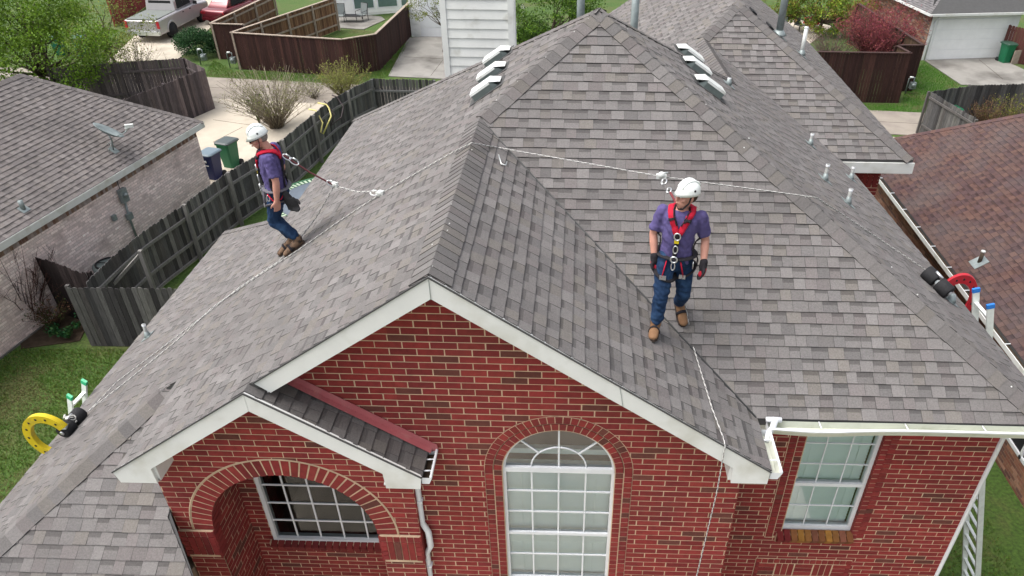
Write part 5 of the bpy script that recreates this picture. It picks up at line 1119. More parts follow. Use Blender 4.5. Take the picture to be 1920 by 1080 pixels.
# ================================================================== vehicles
def paint(name, c): return mat(name, c, .32, .35, .5, .04, 3, coat=.6)
def sect(y, hw, z0, z1, r=.10, n=4):
    P = []
    for cx, cz, a0 in ((hw-r, z1-r, 0), (-hw+r, z1-r, 90), (-hw+r, z0+r, 180), (hw-r, z0+r, 270)):
        for k in range(n+1): a = math.radians(a0+90*k/n); P.append(V(cx+r*math.cos(a), y, cz+r*math.sin(a)))
    return P
def wheels(T, pos, r, w, hw):
    for y in pos:
        for s in (-1, 1):
            wh = obj('wheel', MB().lathe([(r*.6, -w/2), (r*.94, -w/2), (r, -w/3), (r, w/3), (r*.94, w/2), (r*.6, w/2)], (s*(hw-w/2+.01), y, r), (1, 0, 0), 24), M['rubber'], T, True)
            rm_ = MB().lathe([(.03, .0), (r*.25, .015), (r*.55, -.01), (r*.62, .01), (r*.62, -.03)], (s*(hw+.005), y, r), (s, 0, 0), 20)
            obj('rim', rm_, M['alu'], wh, True)
# silver pickup
p = g(322, 70); Tk = thing('pickup_truck', 'silver crew cab pickup truck with grey bed cover on the driveway', 'truck', V(p.x-.75, p.y, 0), -.05)
sp = paint('silver_paint', (.42, .40, .41)); hw = 1.0
obj('body', MB().rings([sect(-1.25, .95, .50, 1.18, .06), sect(-1.20, hw, .45, 1.24, .08), sect(0, hw, .42, 1.26, .08), sect(1.1, hw, .42, 1.26, .08), sect(3.2, hw, .42, 1.22, .09), sect(3.9, hw, .42, 1.16, .14), sect(4.5, .97, .45, 1.10, .16), sect(4.75, .90, .50, 1.02, .16)], smooth=False), sp, Tk, True)
obj('cab', MB().rings([sect(.95, .88, 1.15, 1.30, .06), sect(1.05, .84, 1.2, 1.86, .12), sect(1.5, .80, 1.2, 1.93, .12), sect(2.5, .80, 1.2, 1.92, .12), sect(2.9, .78, 1.2, 1.80, .12), sect(3.5, .86, 1.15, 1.28, .06)], smooth=False), sp, Tk, True)
obj('bed_cover', MB().box((0, -.15, 1.275), (1.72, 2.15, .04)), mat('bed_cover', (.15, .165, .155), .8), Tk, True)
tg = obj('tailgate', MB().box((0, -1.265, .92), (1.55, .04, .54)), sp, Tk, True); obj('emblem', MB().box((0, -1.29, .98), (.16, .01, .06)), M['black'], tg, True); obj('handle', MB().box((0, -1.29, 1.12), (.22, .02, .05)), M['black'], tg, True)
obj('bumper', MB().box((0, -1.36, .56), (1.95, .16, .20)), M['alu'], Tk, True)
for s in (-1, 1):
    obj('tail_light', MB().box((s*.93, -1.27, 1.0), (.14, .06, .38)), M['red'], Tk, True)
    for y0, y1 in ((1.28, 1.95), (2.02, 2.72)): obj('side_window', MB().add([V(s*.848, y0, 1.32), V(s*.848, y1+.12, 1.32), V(s*.815, y1, 1.80), V(s*.815, y0+.02, 1.80)], [(0, 1, 2, 3)]), M['dark'], Tk, True)
    obj('mirror', MB().box((s*1.06, 2.95, 1.32), (.2, .1, .18)), M['black'], Tk, True)
    obj('wheel_arch', MB().tube([V(s*1.005, .0+.52*math.cos(math.pi*k/12), .45+.50*math.sin(math.pi*k/12)) for k in range(13)], .035, 6), sp, Tk, True)
    obj('door_handle', MB().box((s*1.01, 1.5, 1.1), (.03, .16, .04)), M['black'], Tk, True); obj('door_handle', MB().box((s*1.01, 2.35, 1.1), (.03, .16, .04)), M['black'], Tk, True)
    obj('well', MB().lathe([(.01, 0), (.45, 0), (.45, .02)], (s*1.0, 0, .42), (s, 0, 0), 20), M['dark'], Tk, True)
obj('rear_window', MB().add([V(-.70, .975, 1.32), V(.70, .975, 1.32), V(.66, 1.03, 1.80), V(-.66, 1.03, 1.80)], [(0, 1, 2, 3)]), M['dark'], Tk, True)
obj('windscreen', MB().add([V(-.72, 3.44, 1.30), V(.72, 3.44, 1.30), V(.66, 2.93, 1.80), V(-.66, 2.93, 1.80)], [(0, 1, 2, 3)]), M['dark'], Tk, True)
wheels(Tk, (0, 3.6), .39, .26, hw)
# red sedan
p = g(398, 51); Tk = thing('red_sedan', 'red sedan parked ahead of the pickup beside the brown fence', 'car', V(p.x+.1, p.y+.2, 0), -.22)
rp = paint('red_car_paint', (.15, .012, .022)); hw = .88
obj('body', MB().rings([sect(0, .74, .38, .82, .10), sect(.12, .84, .30, .92, .10), sect(.9, hw, .25, .96, .12), sect(2.4, hw, .25, .94, .12), sect(3.7, .87, .25, .90, .14), sect(4.3, .82, .28, .76, .14), sect(4.55, .70, .34, .62, .10)]), rp, Tk, True)
obj('cabin', MB().rings([sect(.55, .66, .88, .95, .03), sect(1.15, .60, .9, 1.38, .12), sect(1.6, .58, .9, 1.44, .14), sect(2.3, .58, .9, 1.42, .14), sect(3.2, .68, .86, .94, .03)]), rp, Tk, True)
obj('rear_window', MB().add([V(-.56, .64, .985), V(.56, .64, .985), V(.50, 1.08, 1.345), V(-.50, 1.08, 1.345)], [(0, 1, 2, 3)]), mat('car_glass', (.16, .20, .21), .1, 0, .8, .05), Tk, True)
obj('windscreen', MB().add([V(.6, 3.1, 1.0), V(-.6, 3.1, 1.0), V(-.5, 2.45, 1.38), V(.5, 2.45, 1.38)], [(0, 1, 2, 3)]), M['dark'], Tk, True)
for s in (-1, 1):
    for y0, y1 in ((1.12, 1.72), (1.80, 2.5)): obj('side_window', MB().add([V(s*.655, y0, .99), V(s*.655, y1+.2, .99), V(s*.60, y1, 1.34), V(s*.60, y0+.1, 1.34)], [(0, 1, 2, 3)]), M['dark'], Tk, True)
    obj('tail_light', MB().box((s*.62, .05, .76), (.32, .10, .13)), M['red'], Tk, True); obj('mirror', MB().box((s*.93, 2.9, 1.0), (.18, .1, .12)), rp, Tk, True)
obj('emblem', MB().box((0, .02, .80), (.12, .02, .04)), M['alu'], Tk, True); obj('bumper', MB().box((0, .02, .42), (1.5, .12, .16)), rp, Tk, True)
wheels(Tk, (.85, 3.6), .31, .2, hw)
# ================================================================== people
def remeshed(name, mb, voxel, smooth, m_, parent, it=6, fold=0, fs=(14, 14, 9)):
    """fuse overlapping closed shapes into one continuous surface"""
    me = mb.mesh(name+'_src'); o = bpy.data.objects.new(name+'_src', me); COL.objects.link(o)
    md = o.modifiers.new('r', 'REMESH'); md.mode = 'VOXEL'; md.voxel_size = voxel; md.use_smooth_shade = True
    ms = o.modifiers.new('s', 'SMOOTH'); ms.factor = .5; ms.iterations = it
    dg = bpy.context.evaluated_depsgraph_get(); dg.update(); ev = o.evaluated_get(dg); new = bpy.data.meshes.new_from_object(ev)
    bpy.data.objects.remove(o); bpy.data.meshes.remove(me)
    if fold:           # cloth folds: push vertices along their normals
        nv = len(new.vertices); cs = np.empty(nv*3); ns = np.empty(nv*3); new.vertices.foreach_get('co', cs); new.vertices.foreach_get('normal', ns); cs = cs.reshape(-1, 3); ns = ns.reshape(-1, 3)
        d = np.array([abs(mnoise.noise(Vector((p[0]*fs[0]+p[2]*4, p[1]*fs[1], p[2]*fs[2]+p[0]*5))))*2-.6+.5*mnoise.noise(Vector(p)*31) for p in cs]); cs += ns*(d*fold)[:, None]; new.vertices.foreach_set('co', cs.ravel())
    new.transform(XF[root_of(parent).name].inverted()); new.name = name; new.materials.clear(); new.materials.append(m_)
    r = bpy.data.objects.new(name, new); COL.objects.link(r); r.parent = parent; new.polygons.foreach_set('use_smooth', [True]*len(new.polygons)); return r
def loft(mb, secs, side, fwd, n=20):
    """secs: (centre, rx, ry) with rings spanned by side/fwd"""
    R = []
    s, f = Vector(side).normalized(), Vector(fwd).normalized()
    def ring(c, a, b): return [Vector(c)+s*a*math.cos(2*math.pi*k/n)+f*b*math.sin(2*math.pi*k/n) for k in range(n)]
    for c, a, b in secs: R.append(ring(c, a, b))
    mb.rings(R)
def cap(mb, pts, rad, n=14):
    """tapered limb with rounded ends"""
    pts = [Vector(p) for p in pts]; d0 = (pts[0]-pts[1]).normalized(); d1 = (pts[-1]-pts[-2]).normalized()
    P = [pts[0]+d0*rad[0]*.9, pts[0]+d0*rad[0]*.6]+pts+[pts[-1]+d1*rad[-1]*.6, pts[-1]+d1*rad[-1]*.9]; r = [rad[0]*.3, rad[0]*.78]+list(rad)+[rad[-1]*.78, rad[-1]*.3]
    mb.tube(P, r, n)
def hand(mb, wrist, down, palm_n, thumb, grow=0, curl=.35, s=1.0):
    """palm, four unequal bent fingers, thumb from the side of the palm"""
    d = Vector(down).normalized(); pn = Vector(palm_n); pn = (pn-d*pn.dot(d)).normalized(); sd_ = d.cross(pn)*(1 if d.cross(pn).dot(Vector(thumb)) > 0 else -1); w = Vector(wrist)
    for k in range(4): mb.tube([w+sd_*(.024-.016*k)*s, w+d*.045*s+sd_*(.030-.020*k)*s, w+d*.09*s+sd_*(.033-.022*k)*s], [.017+grow, .017+grow, .012+grow], 10)
    for k, L in enumerate((.072, .080, .074, .058)):
        a = w+d*.085*s+sd_*(.033-.022*k)*s; b = a+(d+pn*curl*.5).normalized()*L*.45*s; c = b+(d+pn*curl*1.6).normalized()*L*.32*s; e = c+(d*.7+pn*curl*2.4).normalized()*L*.25*s
        mb.tube([a, b, c, e, e+(e-c)*.15], [.0095+grow, .009+grow, .0082+grow, .007+grow, .003+grow], 8)
    a = w+d*.025*s+sd_*.03*s; b = a+(d*.6+sd_*.8).normalized()*.04*s; c = b+(d*.9+sd_*.25+pn*.3).normalized()*.032*s; e = c+(d+pn*.4).normalized()*.022*s
    mb.tube([a, b, c, e], [.014+grow, .012+grow, .010+grow, .006+grow], 8)
SKIN = mat('skin', (.50, .25, .19), .55, 0, .35, .10, 14)
SHIRT = mat('shirt', (.095, .078, .195), .95, 0, .15, .16, 7, .9, 11)
JEANS = mat('jeans', (.013, .033, .080), .9, 0, .2, .30, 5, .8, 13, spots=((.035, .08, .165), 6, .50, .75))
BOOT = mat('boot', (.21, .115, .060), .8, 0, .25, .2, 10, .4, 30)
BOOT2 = mat('boot_brown', (.16, .10, .065), .8, 0, .25, .25, 10, .4, 30, spots=((.04, .03, .025), 18, .5, .6))
SOLE = mat('sole', (.045, .03, .024), .9)
HELM = mat('helmet_white', (.82, .85, .83), .3, 0, .5, .03, 5)
HAIRM = mat('hair', (.045, .028, .018), .8, 0, .2, .3, 40)
HAIRG = mat('hair_grey', (.22, .19, .17), .8, 0, .2, .3, 40)
WRED = mat('webbing_red', (.44, .012, .035), .8, 0, .2, .10, 30, .3, 120)
WBLK = mat('webbing_black', (.022, .02, .024), .85, 0, .2, .2, 30)
WGRY = mat('webbing_grey', (.13, .125, .145), .85, 0, .2, .2, 30)
GLR = mat('glove_red', (.33, .014, .03), .8, 0, .2, .15, 30)
def person(name, label, J, F, HF, boot=BOOT, hair=HAIRM, gloves=False, shades=False, sc=1.0):
    T = thing(name, label, 'person', (J['aR']+J['aL'])/2-V(0, 0, .1)); up = V(0, 0, 1)
    F = Vector(F).normalized(); Rt = F.cross(up).normalized()
    hipc = (J['hR']+J['hL'])/2; lean = (J['neck']-hipc)
    at = lambda t, f=0, r=0: hipc+lean*t+F*f+Rt*r
    def torso(grow, t0=-.15, t1=1.0):
        S_ = [(-.15, .13, .10), (0, .165, .118), (.16, .160, .118), (.32, .150, .112), (.50, .158, .118), (.68, .176, .122), (.84, .185, .112), (.93, .150, .092), (1.0, .085, .070)]
        return [(at(t, .012*math.sin(max(0, t)*3)), (a+grow)*sc, (b+grow)*sc) for t, a, b in S_ if t0 <= t <= t1]
    H_ = J['head']; hf = Vector(HF).normalized(); hr = hf.cross(up).normalized(); hu = hr.cross(hf).normalized()
    body = MB(); loft(body, torso(0), Rt, F)
    cap(body, [J['neck']-up*.06, J['neck']+up*.02, H_-hu*.05-hf*.015], [.065, .055, .055])
    body.ell(H_+hu*.025-hf*.012, (.076, .096, .108), 18, 12, (hr, hf, hu)); body.ell(H_-hu*.055+hf*.028, (.056, .062, .066), 16, 10, (hr, hf, hu)); body.ell(H_-hu*.102+hf*.050, (.026, .026, .022), 10, 8, (hr, hf, hu))
    body.tube([H_+hu*.022+hf*.082, H_-hu*.005+hf*.102, H_-hu*.024+hf*.108, H_-hu*.030+hf*.085], [.008, .011, .015, .010], 8)
    body.tube([H_+hu*.030+hf*.083-hr*.045, H_+hu*.036+hf*.092, H_+hu*.030+hf*.083+hr*.045], [.008, .011, .008], 8)
    body.tube([H_-hu*.060+hf*.088-hr*.022, H_-hu*.058+hf*.098, H_-hu*.060+hf*.088+hr*.022], [.006, .009, .006], 8)
    for s in (-1, 1): body.ell(H_+hr*s*.078-hu*.005-hf*.012, (.012, .022, .034), 10, 8, (hr, hf, hu)); body.ell(H_+hr*s*.045-hu*.02+hf*.055, (.026, .028, .024), 10, 8, (hr, hf, hu))
    for q in 'RL':
        s = 1 if q == 'R' else -1
        cap(body, [J['s'+q], J['s'+q].lerp(J['e'+q], .5), J['e'+q]], [.060*sc, .052*sc, .043*sc]); cap(body, [J['e'+q], J['e'+q].lerp(J['w'+q], .35), J['w'+q]], [.044*sc, .045*sc, .030*sc])
        hand(body, J['w'+q], J['hd'+q], -Rt*s*.8+F*.3, F, 0)
        cap(body, [J['h'+q], J['k'+q]], [.085*sc, .060*sc]); cap(body, [J['k'+q], J['k'+q].lerp(J['a'+q], .35)-F*.012, J['a'+q]], [.058*sc, .058*sc, .040*sc]); cap(body, [J['a'+q]-up*.03, J['heel'+q].lerp(J['t'+q], .55)+up*.045], [.036, .026])
    B = remeshed('body', body, .0075, 1, SKIN, T, 4)
    sh = MB(); loft(sh, torso(.016, -.05, .94)+[(at(.985), .100, .084)], Rt, F)
    for q in 'RL':
        el = J['s'+q].lerp(J['e'+q], .78); cap(sh, [J['s'+q]+up*.01, J['s'+q].lerp(J['e'+q], .4)], [.074*sc, .072*sc]); sh.tube([J['s'+q]+up*.0, J['s'+q].lerp(J['e'+q], .4), el], [.072*sc, .070*sc, .074*sc], 16)
    so_ = remeshed('shirt', sh, .010, 1, SHIRT, T, 5, .011)
    je = MB(); loft(je, torso(.022, -.2, .20), Rt, F)
    for q in 'RL':
        s = 1 if q == 'R' else -1
        cap(je, [J['h'+q]+up*.04, J['h'+q].lerp(J['k'+q], .5)+F*.01, J['k'+q]], [.108*sc, .098*sc, .080*sc]); cap(je, [J['k'+q], J['k'+q].lerp(J['a'+q], .4)-F*.012, J['a'+q]+(J['k'+q]-J['a'+q]).normalized()*.06], [.080*sc, .078*sc, .073*sc])
    je.ell((J['hR']+J['hL'])/2-up*.03, (.13*sc, .125*sc, .12*sc), 16, 10, (Rt, F, up))
    remeshed('jeans', je, .010, 1, JEANS, T, 4, .009, (12, 12, 16))
    for q in 'RL':
        a, t = J['a'+q], J['t'+q]; d = (t-a); d.z = 0; d.normalize(); h_ = J['heel'+q]; bt = MB(); fl = (t-h_).normalized(); upf = (up-fl*fl.dot(up)).normalized(); sdv = fl.cross(upf)
        sn = (J['k'+q]-a).normalized(); cap(bt, [a+sn*.06, a-up*.01], [.054, .056]); loft(bt, [(h_+fl*(x)+upf*z, w, hh) for x, z, w, hh in ((-.045, .05, .02, .03), (-.03, .055, .040, .045), (.04, .062, .046, .055), (.12, .055, .050, .046), (.20, .045, .053, .036), (.25, .040, .046, .030), (.275, .036, .022, .016))], sdv, upf)
        bo_ = remeshed('boot', bt, .009, 1, boot, T, 4)
        obj('sole', MB().prism([h_+fl*x+sdv*y for x, y in ((-.05, -.035), (.06, -.042), (.16, -.054), (.24, -.050), (.275, -.02), (.275, .02), (.24, .050), (.16, .054), (.06, .042), (-.05, .035))], upf*.026), SOLE, bo_)
        obj('strap', MB().tube([h_+fl*.13+sdv*.056*math.cos(math.pi*k/10)+upf*(.03+.075*math.sin(math.pi*k/10)) for k in range(11)], [(.006, .018)]*11, 6, flat=upf), WBLK, bo_)
        if gloves:
            gm_ = MB(); hand(gm_, J['w'+q], J['hd'+q], -Rt*(1 if q == 'R' else -1)*.8+F*.3, F, .0045); cap(gm_, [J['w'+q]-Vector(J['hd'+q]).normalized()*.03, J['w'+q]+Vector(J['hd'+q]).normalized()*.03], [.040, .040])
            gl = remeshed('glove', gm_, .0065, 1, WBLK, T, 3)
            dd = Vector(J['hd'+q]).normalized(); out = Rt*(1 if q == 'R' else -1); bk = MB()
            bk.ell(J['w'+q]+dd*.055+out*.022, (.020, .038, .048), 12, 8, (out, F, dd)); bk.ell(J['w'+q]+dd*.085+F*.03, (.034, .016, .034), 12, 8, (out, F, dd)); obj('red_back', bk, GLR, gl)
    # head gear
    hm = MB(); hc = H_+hu*.055-hf*.020; R_h = []
    for i in range(11):
        t = math.pi/2*i/10; R_h.append([hc+hr*.097*math.cos(t)*math.cos(a)+hf*.120*math.cos(t)*math.sin(a)+hu*(.106*math.sin(t)) for a in [2*math.pi*k/28 for k in range(28)]])
    rim = [hc+hr*.104*math.cos(a)+hf*(.127+(.030 if math.sin(a) > .3 else 0)*max(0, math.sin(a)))*math.sin(a)-hu*(.022+.012*max(0, math.sin(a))) for a in [2*math.pi*k/28 for k in range(28)]]
    inner = [hc+hr*.088*math.cos(a)+hf*.110*math.sin(a)-hu*.012 for a in [2*math.pi*k/28 for k in range(28)]]
    hm.rings([inner, rim]+R_h, True, False); hm.add([R_h[-1][0]+(R_h[-1][14]-R_h[-1][0])*.5+hu*.001]+R_h[-1], [(0, k+1, (k+1) % 28+1) for k in range(28)], None, True)
    ho = obj('helmet', hm, HELM, T)
    rg = MB(); [rg.tube([hc+hr*o_*math.cos(0)+hf*.114*math.cos(t)+hu*.108*math.sin(t) for t in [.35+2.2*k/10 for k in range(11)]], .007, 6) for o_ in (-.035, 0, .035)]; obj('ridge', rg, HELM, ho)
    for s in (-1, 1): obj('vent_stud', MB().ell(hc+hr*s*.094+hu*.03, (.006, .012, .012), 8, 6, (hr, hf, hu)), WBLK, ho)
    cs = MB()
    for s in (-1, 1): cs.tube([hc+hr*s*.088+hf*.02, H_+hr*s*.082+hf*.018-hu*.04, H_+hr*s*.05+hf*.05-hu*.108, H_+hf*.06-hu*.125], [(.004, .010)]*4, 6, flat=hf)
    obj('chin_strap', cs, WBLK, ho)
    hb = MB(); hb.ell(H_+hu*.005-hf*.045, (.080, .075, .075), 16, 10, (hr, hf, hu)); obj('hair', hb, hair, T)
    if shades:
        gm_ = MB(); [gm_.ell(H_+hr*s*.034+hf*.098+hu*.012, (.032, .010, .018), 12, 8, (hr, hf, hu)) for s in (-1, 1)]; gm_.tube([H_+hr*-.082+hu*.015, H_+hr*-.06+hf*.085+hu*.016, H_+hr*.06+hf*.085+hu*.016, H_+hr*.082+hu*.015], .005, 6); obj('sunglasses', gm_, M['black'], T)
    else:
        for s in (-1, 1):
            e_ = obj('eye', MB().ell(H_+hr*s*.032+hf*.091+hu*.010, (.013, .007, .006), 10, 8, (hr, hf, hu)), M['vent'], T); obj('iris', MB().ell(H_+hr*s*.032+hf*.097+hu*.010, (.006, .003, .006), 8, 6, (hr, hf, hu)), HAIRM, e_); obj('eyebrow', MB().tube([H_+hr*s*.018+hf*.100+hu*.034, H_+hr*s*.046+hf*.092+hu*.036], .004, 5), hair, T)
    obj('mouth', MB().tube([H_-hu*.058+hf*.102-hr*.020, H_-hu*.057+hf*.108, H_-hu*.058+hf*.102+hr*.020], .0035, 5), mat('lips', (.26, .09, .08), .6), T)
    # ------- harness, wrapped on the shirt surface
    dg = bpy.context.evaluated_depsgraph_get(); Wm = XF[T.name]
    bv = BVHTree.FromPolygons([Wm @ v.co for v in so_.data.vertices], [tuple(p.vertices) for p in so_.data.polygons])
    def wrap(pts, offs=.008, sub=6):
        P = [Vector(p) for p in pts]; out = []
        for i in range(len(P)-1):
            for k in range(sub): out.append(P[i].lerp(P[i+1], k/sub))
        out.append(P[-1]); res = []
        for p in out:
            c, nrm, ix, ds = bv.find_nearest(p)
            if nrm.dot(c-at(.6)) < 0 and (c-at(.6)).length > .02: nrm = -nrm
            res.append((c+nrm*offs, nrm))
        return res
    def strap(name_, pts, w, th, m_, offs=.008):
        r = wrap(pts, offs); mb = MB(); n = len(r); rows = []
        for i in range(n):
            t = (r[min(i+1, n-1)][0]-r[max(i-1, 0)][0]).normalized(); sd_ = t.cross(r[i][1]).normalized(); c, nr = r[i]
            rows.append([c-sd_*w+nr*0, c-sd_*w+nr*th, c-sd_*w*.4+nr*th*1.3, c+sd_*w*.4+nr*th*1.3, c+sd_*w+nr*th, c+sd_*w])
        mb.rings(rows, True, True); return obj(name_, mb, m_, T)
    D1 = at(.62, .16)
    hn = None
    for s in (-1, 1):
        q = strap('shoulder_strap', [at(.80, -.16, s*.03), at(.98, -.09, s*.09), at(1.0, .02, s*.105), at(.92, .12, s*.085), at(.76, .15, s*.045), at(.62, .15, s*.012)], .030, .014, WRED)
        strap('edge_tape', [at(1.0, .0, s*.070), at(.92, .12, s*.060), at(.78, .15, s*.022)], .006, .018, WBLK)
        strap('buckle', [at(.90, .13, s*.080), at(.86, .14, s*.072)], .033, .022, WBLK)
        strap('back_strap', [at(.80, -.16, s*.03), at(.40, -.16, s*.06), at(.12, -.16, s*.10)], .022, .008, WBLK)
        strap('side_strap', [at(.50, .02, s*.20), at(.30, .04, s*.20), at(.12, .05, s*.20)], .016, .008, WBLK)
    strap('chest_strap', [at(.64, .16), at(.40, .16), at(.20, .16)], .022, .012, WBLK, .012)
    bl = [(math.cos(a), math.sin(a)) for a in [2*math.pi*k/20 for k in range(21)]]
    belt = MB(); belt.tube([at(.14, .148*sc*y, .192*sc*x) for x, y in bl], [(.012, .040)]*21, 8, cap=False, flat=up); obj('waist_belt', belt, WGRY if shades else WBLK, T)
    belt = MB(); belt.tube([at(.14, .160*sc*y, .204*sc*x) for x, y in bl[1:10]], [(.006, .016)]*9, 8, flat=up); obj('belt_tape', belt, WRED if not shades else WGRY, T)
    for q in 'RL':
        lc_ = J['h'+q].lerp(J['k'+q], .32); s = 1 if q == 'R' else -1; lp = MB(); lp.tube([lc_+Rt*.112*sc*x+F*.120*sc*y+up*(.05*x*s-.02*y) for x, y in bl], [(.010, .028)]*21, 8, cap=False, flat=up); obj('leg_loop', lp, WGRY if shades else WBLK, T)
        lb = MB(); p0 = at(.10, .155, s*.07); p1 = lc_+F*.128+Rt*s*.01; lb.tube([p0, p1], [(.006, .018)]*2, 6, flat=Rt); obj('loop_strap', lb, WGRY if shades else WRED, T)
        obj('leg_buckle', MB().box(lc_+F*.140*sc+up*.0, (.065, .012, .045), 0, None, (Rt, F, up)), M['steel'], T)
    def ring(c, r, rr, nx, ny, m_, nm='metal_ring', ey=1.0):
        mb = MB(); mb.tube([Vector(c)+Vector(nx)*r*math.cos(2*math.pi*k/18)+Vector(ny)*r*ey*math.sin(2*math.pi*k/18) for k in range(19)], rr, 8, cap=False); return obj(nm, mb, m_, T)
    ring(at(.60, .178), .030, .007, Rt, up, M['steel'], 'chest_ring', 1.25)
    ring(at(.36, .185), .022, .006, Rt, up, M['steel'], 'carabiner', 1.9); ring(at(.17, .19), .032, .008, Rt, up, M['steel'], 'waist_ring', 1.0); ring(at(.04, .19), .018, .006, Rt, up, M['steel'], 'carabiner', 2.4)
    obj('chest_label', MB().box(at(.50, .178), (.045, .006, .03), 0, None, (Rt, F, up)), M['yellow'], T)
    for k, s in enumerate((-1, 1)):
        for j in range(2): ring(at(.02-.04*j, .10-.06*j, s*(.19+.02*j)), .016, .0055, F, up, M['steel'] if j == 0 else WBLK, 'carabiner', 2.4)
        obj('gear_loop', MB().tube([at(.12, .10, s*.19), at(-.02, .05, s*.225), at(.0, -.05, s*.225), at(.12, -.10, s*.18)], .008, 6), WBLK if not shades else WRED, T)
    return T, at
zb = 7.24
J = dict(hR=V(2.09, 1.10, zb+.84), hL=V(2.27, 1.13, zb+.84), kR=V(2.055, .93, 7.30+.46), kL=V(2.31, 1.10, 7.19+.47), aR=V(2.025, .91, 7.30+.115), aL=V(2.315, 1.37, 7.27+.12), neck=V(2.20, 1.11, zb+1.42), head=V(2.215, 1.075, zb+1.555), sR=V(2.025, 1.155, zb+1.352), sL=V(2.385, 1.085, zb+1.328))
J['heelR'] = plG.at(2.03, .96, .014); J['tR'] = plG.at(1.98, .69, .014); J['heelL'] = plF.at(2.31, 1.43, .014); J['tL'] = plF.at(2.38, 1.18, .014)
J['eR'] = J['sR']+V(-.075, .02, -.26); J['wR'] = J['eR']+V(.02, -.10, -.225); J['eL'] = J['sL']+V(.075, .03, -.26); J['wL'] = J['eL']+V(-.01, -.12, -.215); J['hdR'] = V(.10, -.15, -1); J['hdL'] = V(-.12, -.2, -1)
MR, atR = person('person', 'worker in purple shirt, white helmet and red harness facing down the gable slope', J, (-.22, -1, 0), (-.90, -.50, .10), BOOT, HAIRM, True, sc=.95)
zb = 6.95
J2 = dict(hR=V(-2.575, 3.13, zb+.84), hL=V(-2.535, 2.95, zb+.84), kR=V(-2.72, 3.14, zb+.42), kL=V(-2.66, 2.96, zb+.47), neck=V(-2.565, 3.04, zb+1.42), head=V(-2.64, 3.02, zb+1.55), sR=V(-2.555, 3.215, zb+1.345), sL=V(-2.50, 2.86, zb+1.345))
J2['heelR'] = plL.at(-2.55, 3.20, .014); J2['tR'] = plL.at(-2.78, 3.10, .014); J2['heelL'] = plL.at(-2.36, 2.95, .014); J2['tL'] = plL.at(-2.60, 2.87, .014)
J2['aR'] = J2['heelR']+V(-.03, 0, .10); J2['aL'] = J2['heelL']+V(-.035, 0, .095)
J2['eR'] = J2['sR']+V(.02, .06, -.27); J2['wR'] = J2['eR']+V(-.10, -.02, -.23); J2['eL'] = J2['sL']+V(.05, -.05, -.27); J2['wL'] = J2['eL']+V(-.04, -.01, -.25); J2['hdR'] = V(-.2, 0, -1); J2['hdL'] = V(-.15, .02, -1)
ML, atL = person('person', 'worker in sunglasses, purple shirt and white helmet standing sideways on the left slope', J2, (-1, -.28, 0), (-.86, -.50, -.28), BOOT2, HAIRG, False, True, sc=.97)
# spare gloves clipped behind the left man's hip
gm_ = MB(); pg = atL(.02, -.12, -.22)
hand(gm_, pg, V(.25, 0, -1), V(0, -1, 0), V(1, 0, 0), .006, .2, 1.1); hand(gm_, pg+V(.05, -.02, .0), V(.45, -.1, -1), V(0, -1, 0), V(1, 0, 0), .006, .3, 1.1); cap(gm_, [pg+V(-.01, 0, .05), pg+V(.03, 0, -.02)], [.04, .045])
tt_ = thing('work_gloves', 'pair of black work gloves clipped behind the hip of the sideways worker', 'gloves', pg); remeshed('gloves', gm_, .007, 1, M['black'], tt_, 3)
# ================================================================== ropes
def rope(name, label, pts, r=.0072, step=.03, sag=0, flecks=3, cat='rope'):
    P = [Vector(p) for p in pts]; out = []
    for i in range(len(P)-1):
        L = (P[i+1]-P[i]).length; n = max(2, int(L/step))
        for k in range(n): t = k/n; out.append(P[i].lerp(P[i+1], t)-V(0, 0, sag*4*t*(1-t)*L))
    out.append(P[-1]); mb = MB(); mb.tube(out, r, 6)
    nf = (len(out)-1)*6
    mb.c = [((.10, .10, .10) if ((i//6)+(i % 6)) % flecks == 0 else (.52, .51, .49)) for i in range(nf)]+[(.7, .7, .7)]*(len(mb.f)-nf)
    return tag(obj(name, mb, M['rope']), label, cat)
LPk = lambda a, b, d=.02: gp(a, b, plL.N, plL.N.dot(plL.O)+d)
RPk = lambda a, b, d=.02: gp(a, b, plR.N, plR.N.dot(plR.O)+d)
GPk = lambda a, b, d=.02: gp(a, b, plG.N, plG.N.dot(plG.O)+d)
FPk = lambda a, b, d=.02: gp(a, b, plF.N, plF.N.dot(plF.O)+d)
rd = gp(884, 268, plL.N, plL.N.dot(plL.O)+.05); rd.x = max(rd.x, -.03)
grabL = LPk(713, 364, .03); hipR_ = plF.at(3.95, 2.36, .06)
anchR = RPk(1738, 507, .06); anchL = LPk(160, 775, .05)
a1 = FPk(1530, 370, .06)
rope('lifeline_rope', 'white flecked lifeline rope stretched over ridge and hip across the roof', [anchR, RPk(1655, 452, .02), RPk(1580, 402, .03), a1, FPk(1380, 350, .35), FPk(1240, 331, .55), FPk(1100, 306, .42), FPk(935, 277, .12), rd, LPk(850, 285, .03), LPk(780, 325, .02), grabL, LPk(640, 412), LPk(560, 468), LPk(480, 520), LPk(400, 575), LPk(330, 640), LPk(250, 705), anchL])
devL = gp(627, 348, (0, 1, 0), grabL.y+.35)
rope('tail_rope', 'white flecked tail rope running from the rope grab past the boots', [devL, devL.lerp(LPk(556, 455, .05), .5)-V(0, 0, .05), LPk(554, 458, .05), LPk(520, 492), LPk(450, 538), LPk(385, 590), LPk(300, 655, .02), LPk(220, 715, .02), anchL+V(.03, .12, .0)], .007)
rope('connecting_rope', 'short rope joining the rope grab to the lifeline', [devL, devL.lerp(grabL, .5)-V(0, 0, .03), grabL+V(0, 0, .04)], .009)
lanyL = atL(.83, -.17, -.03)
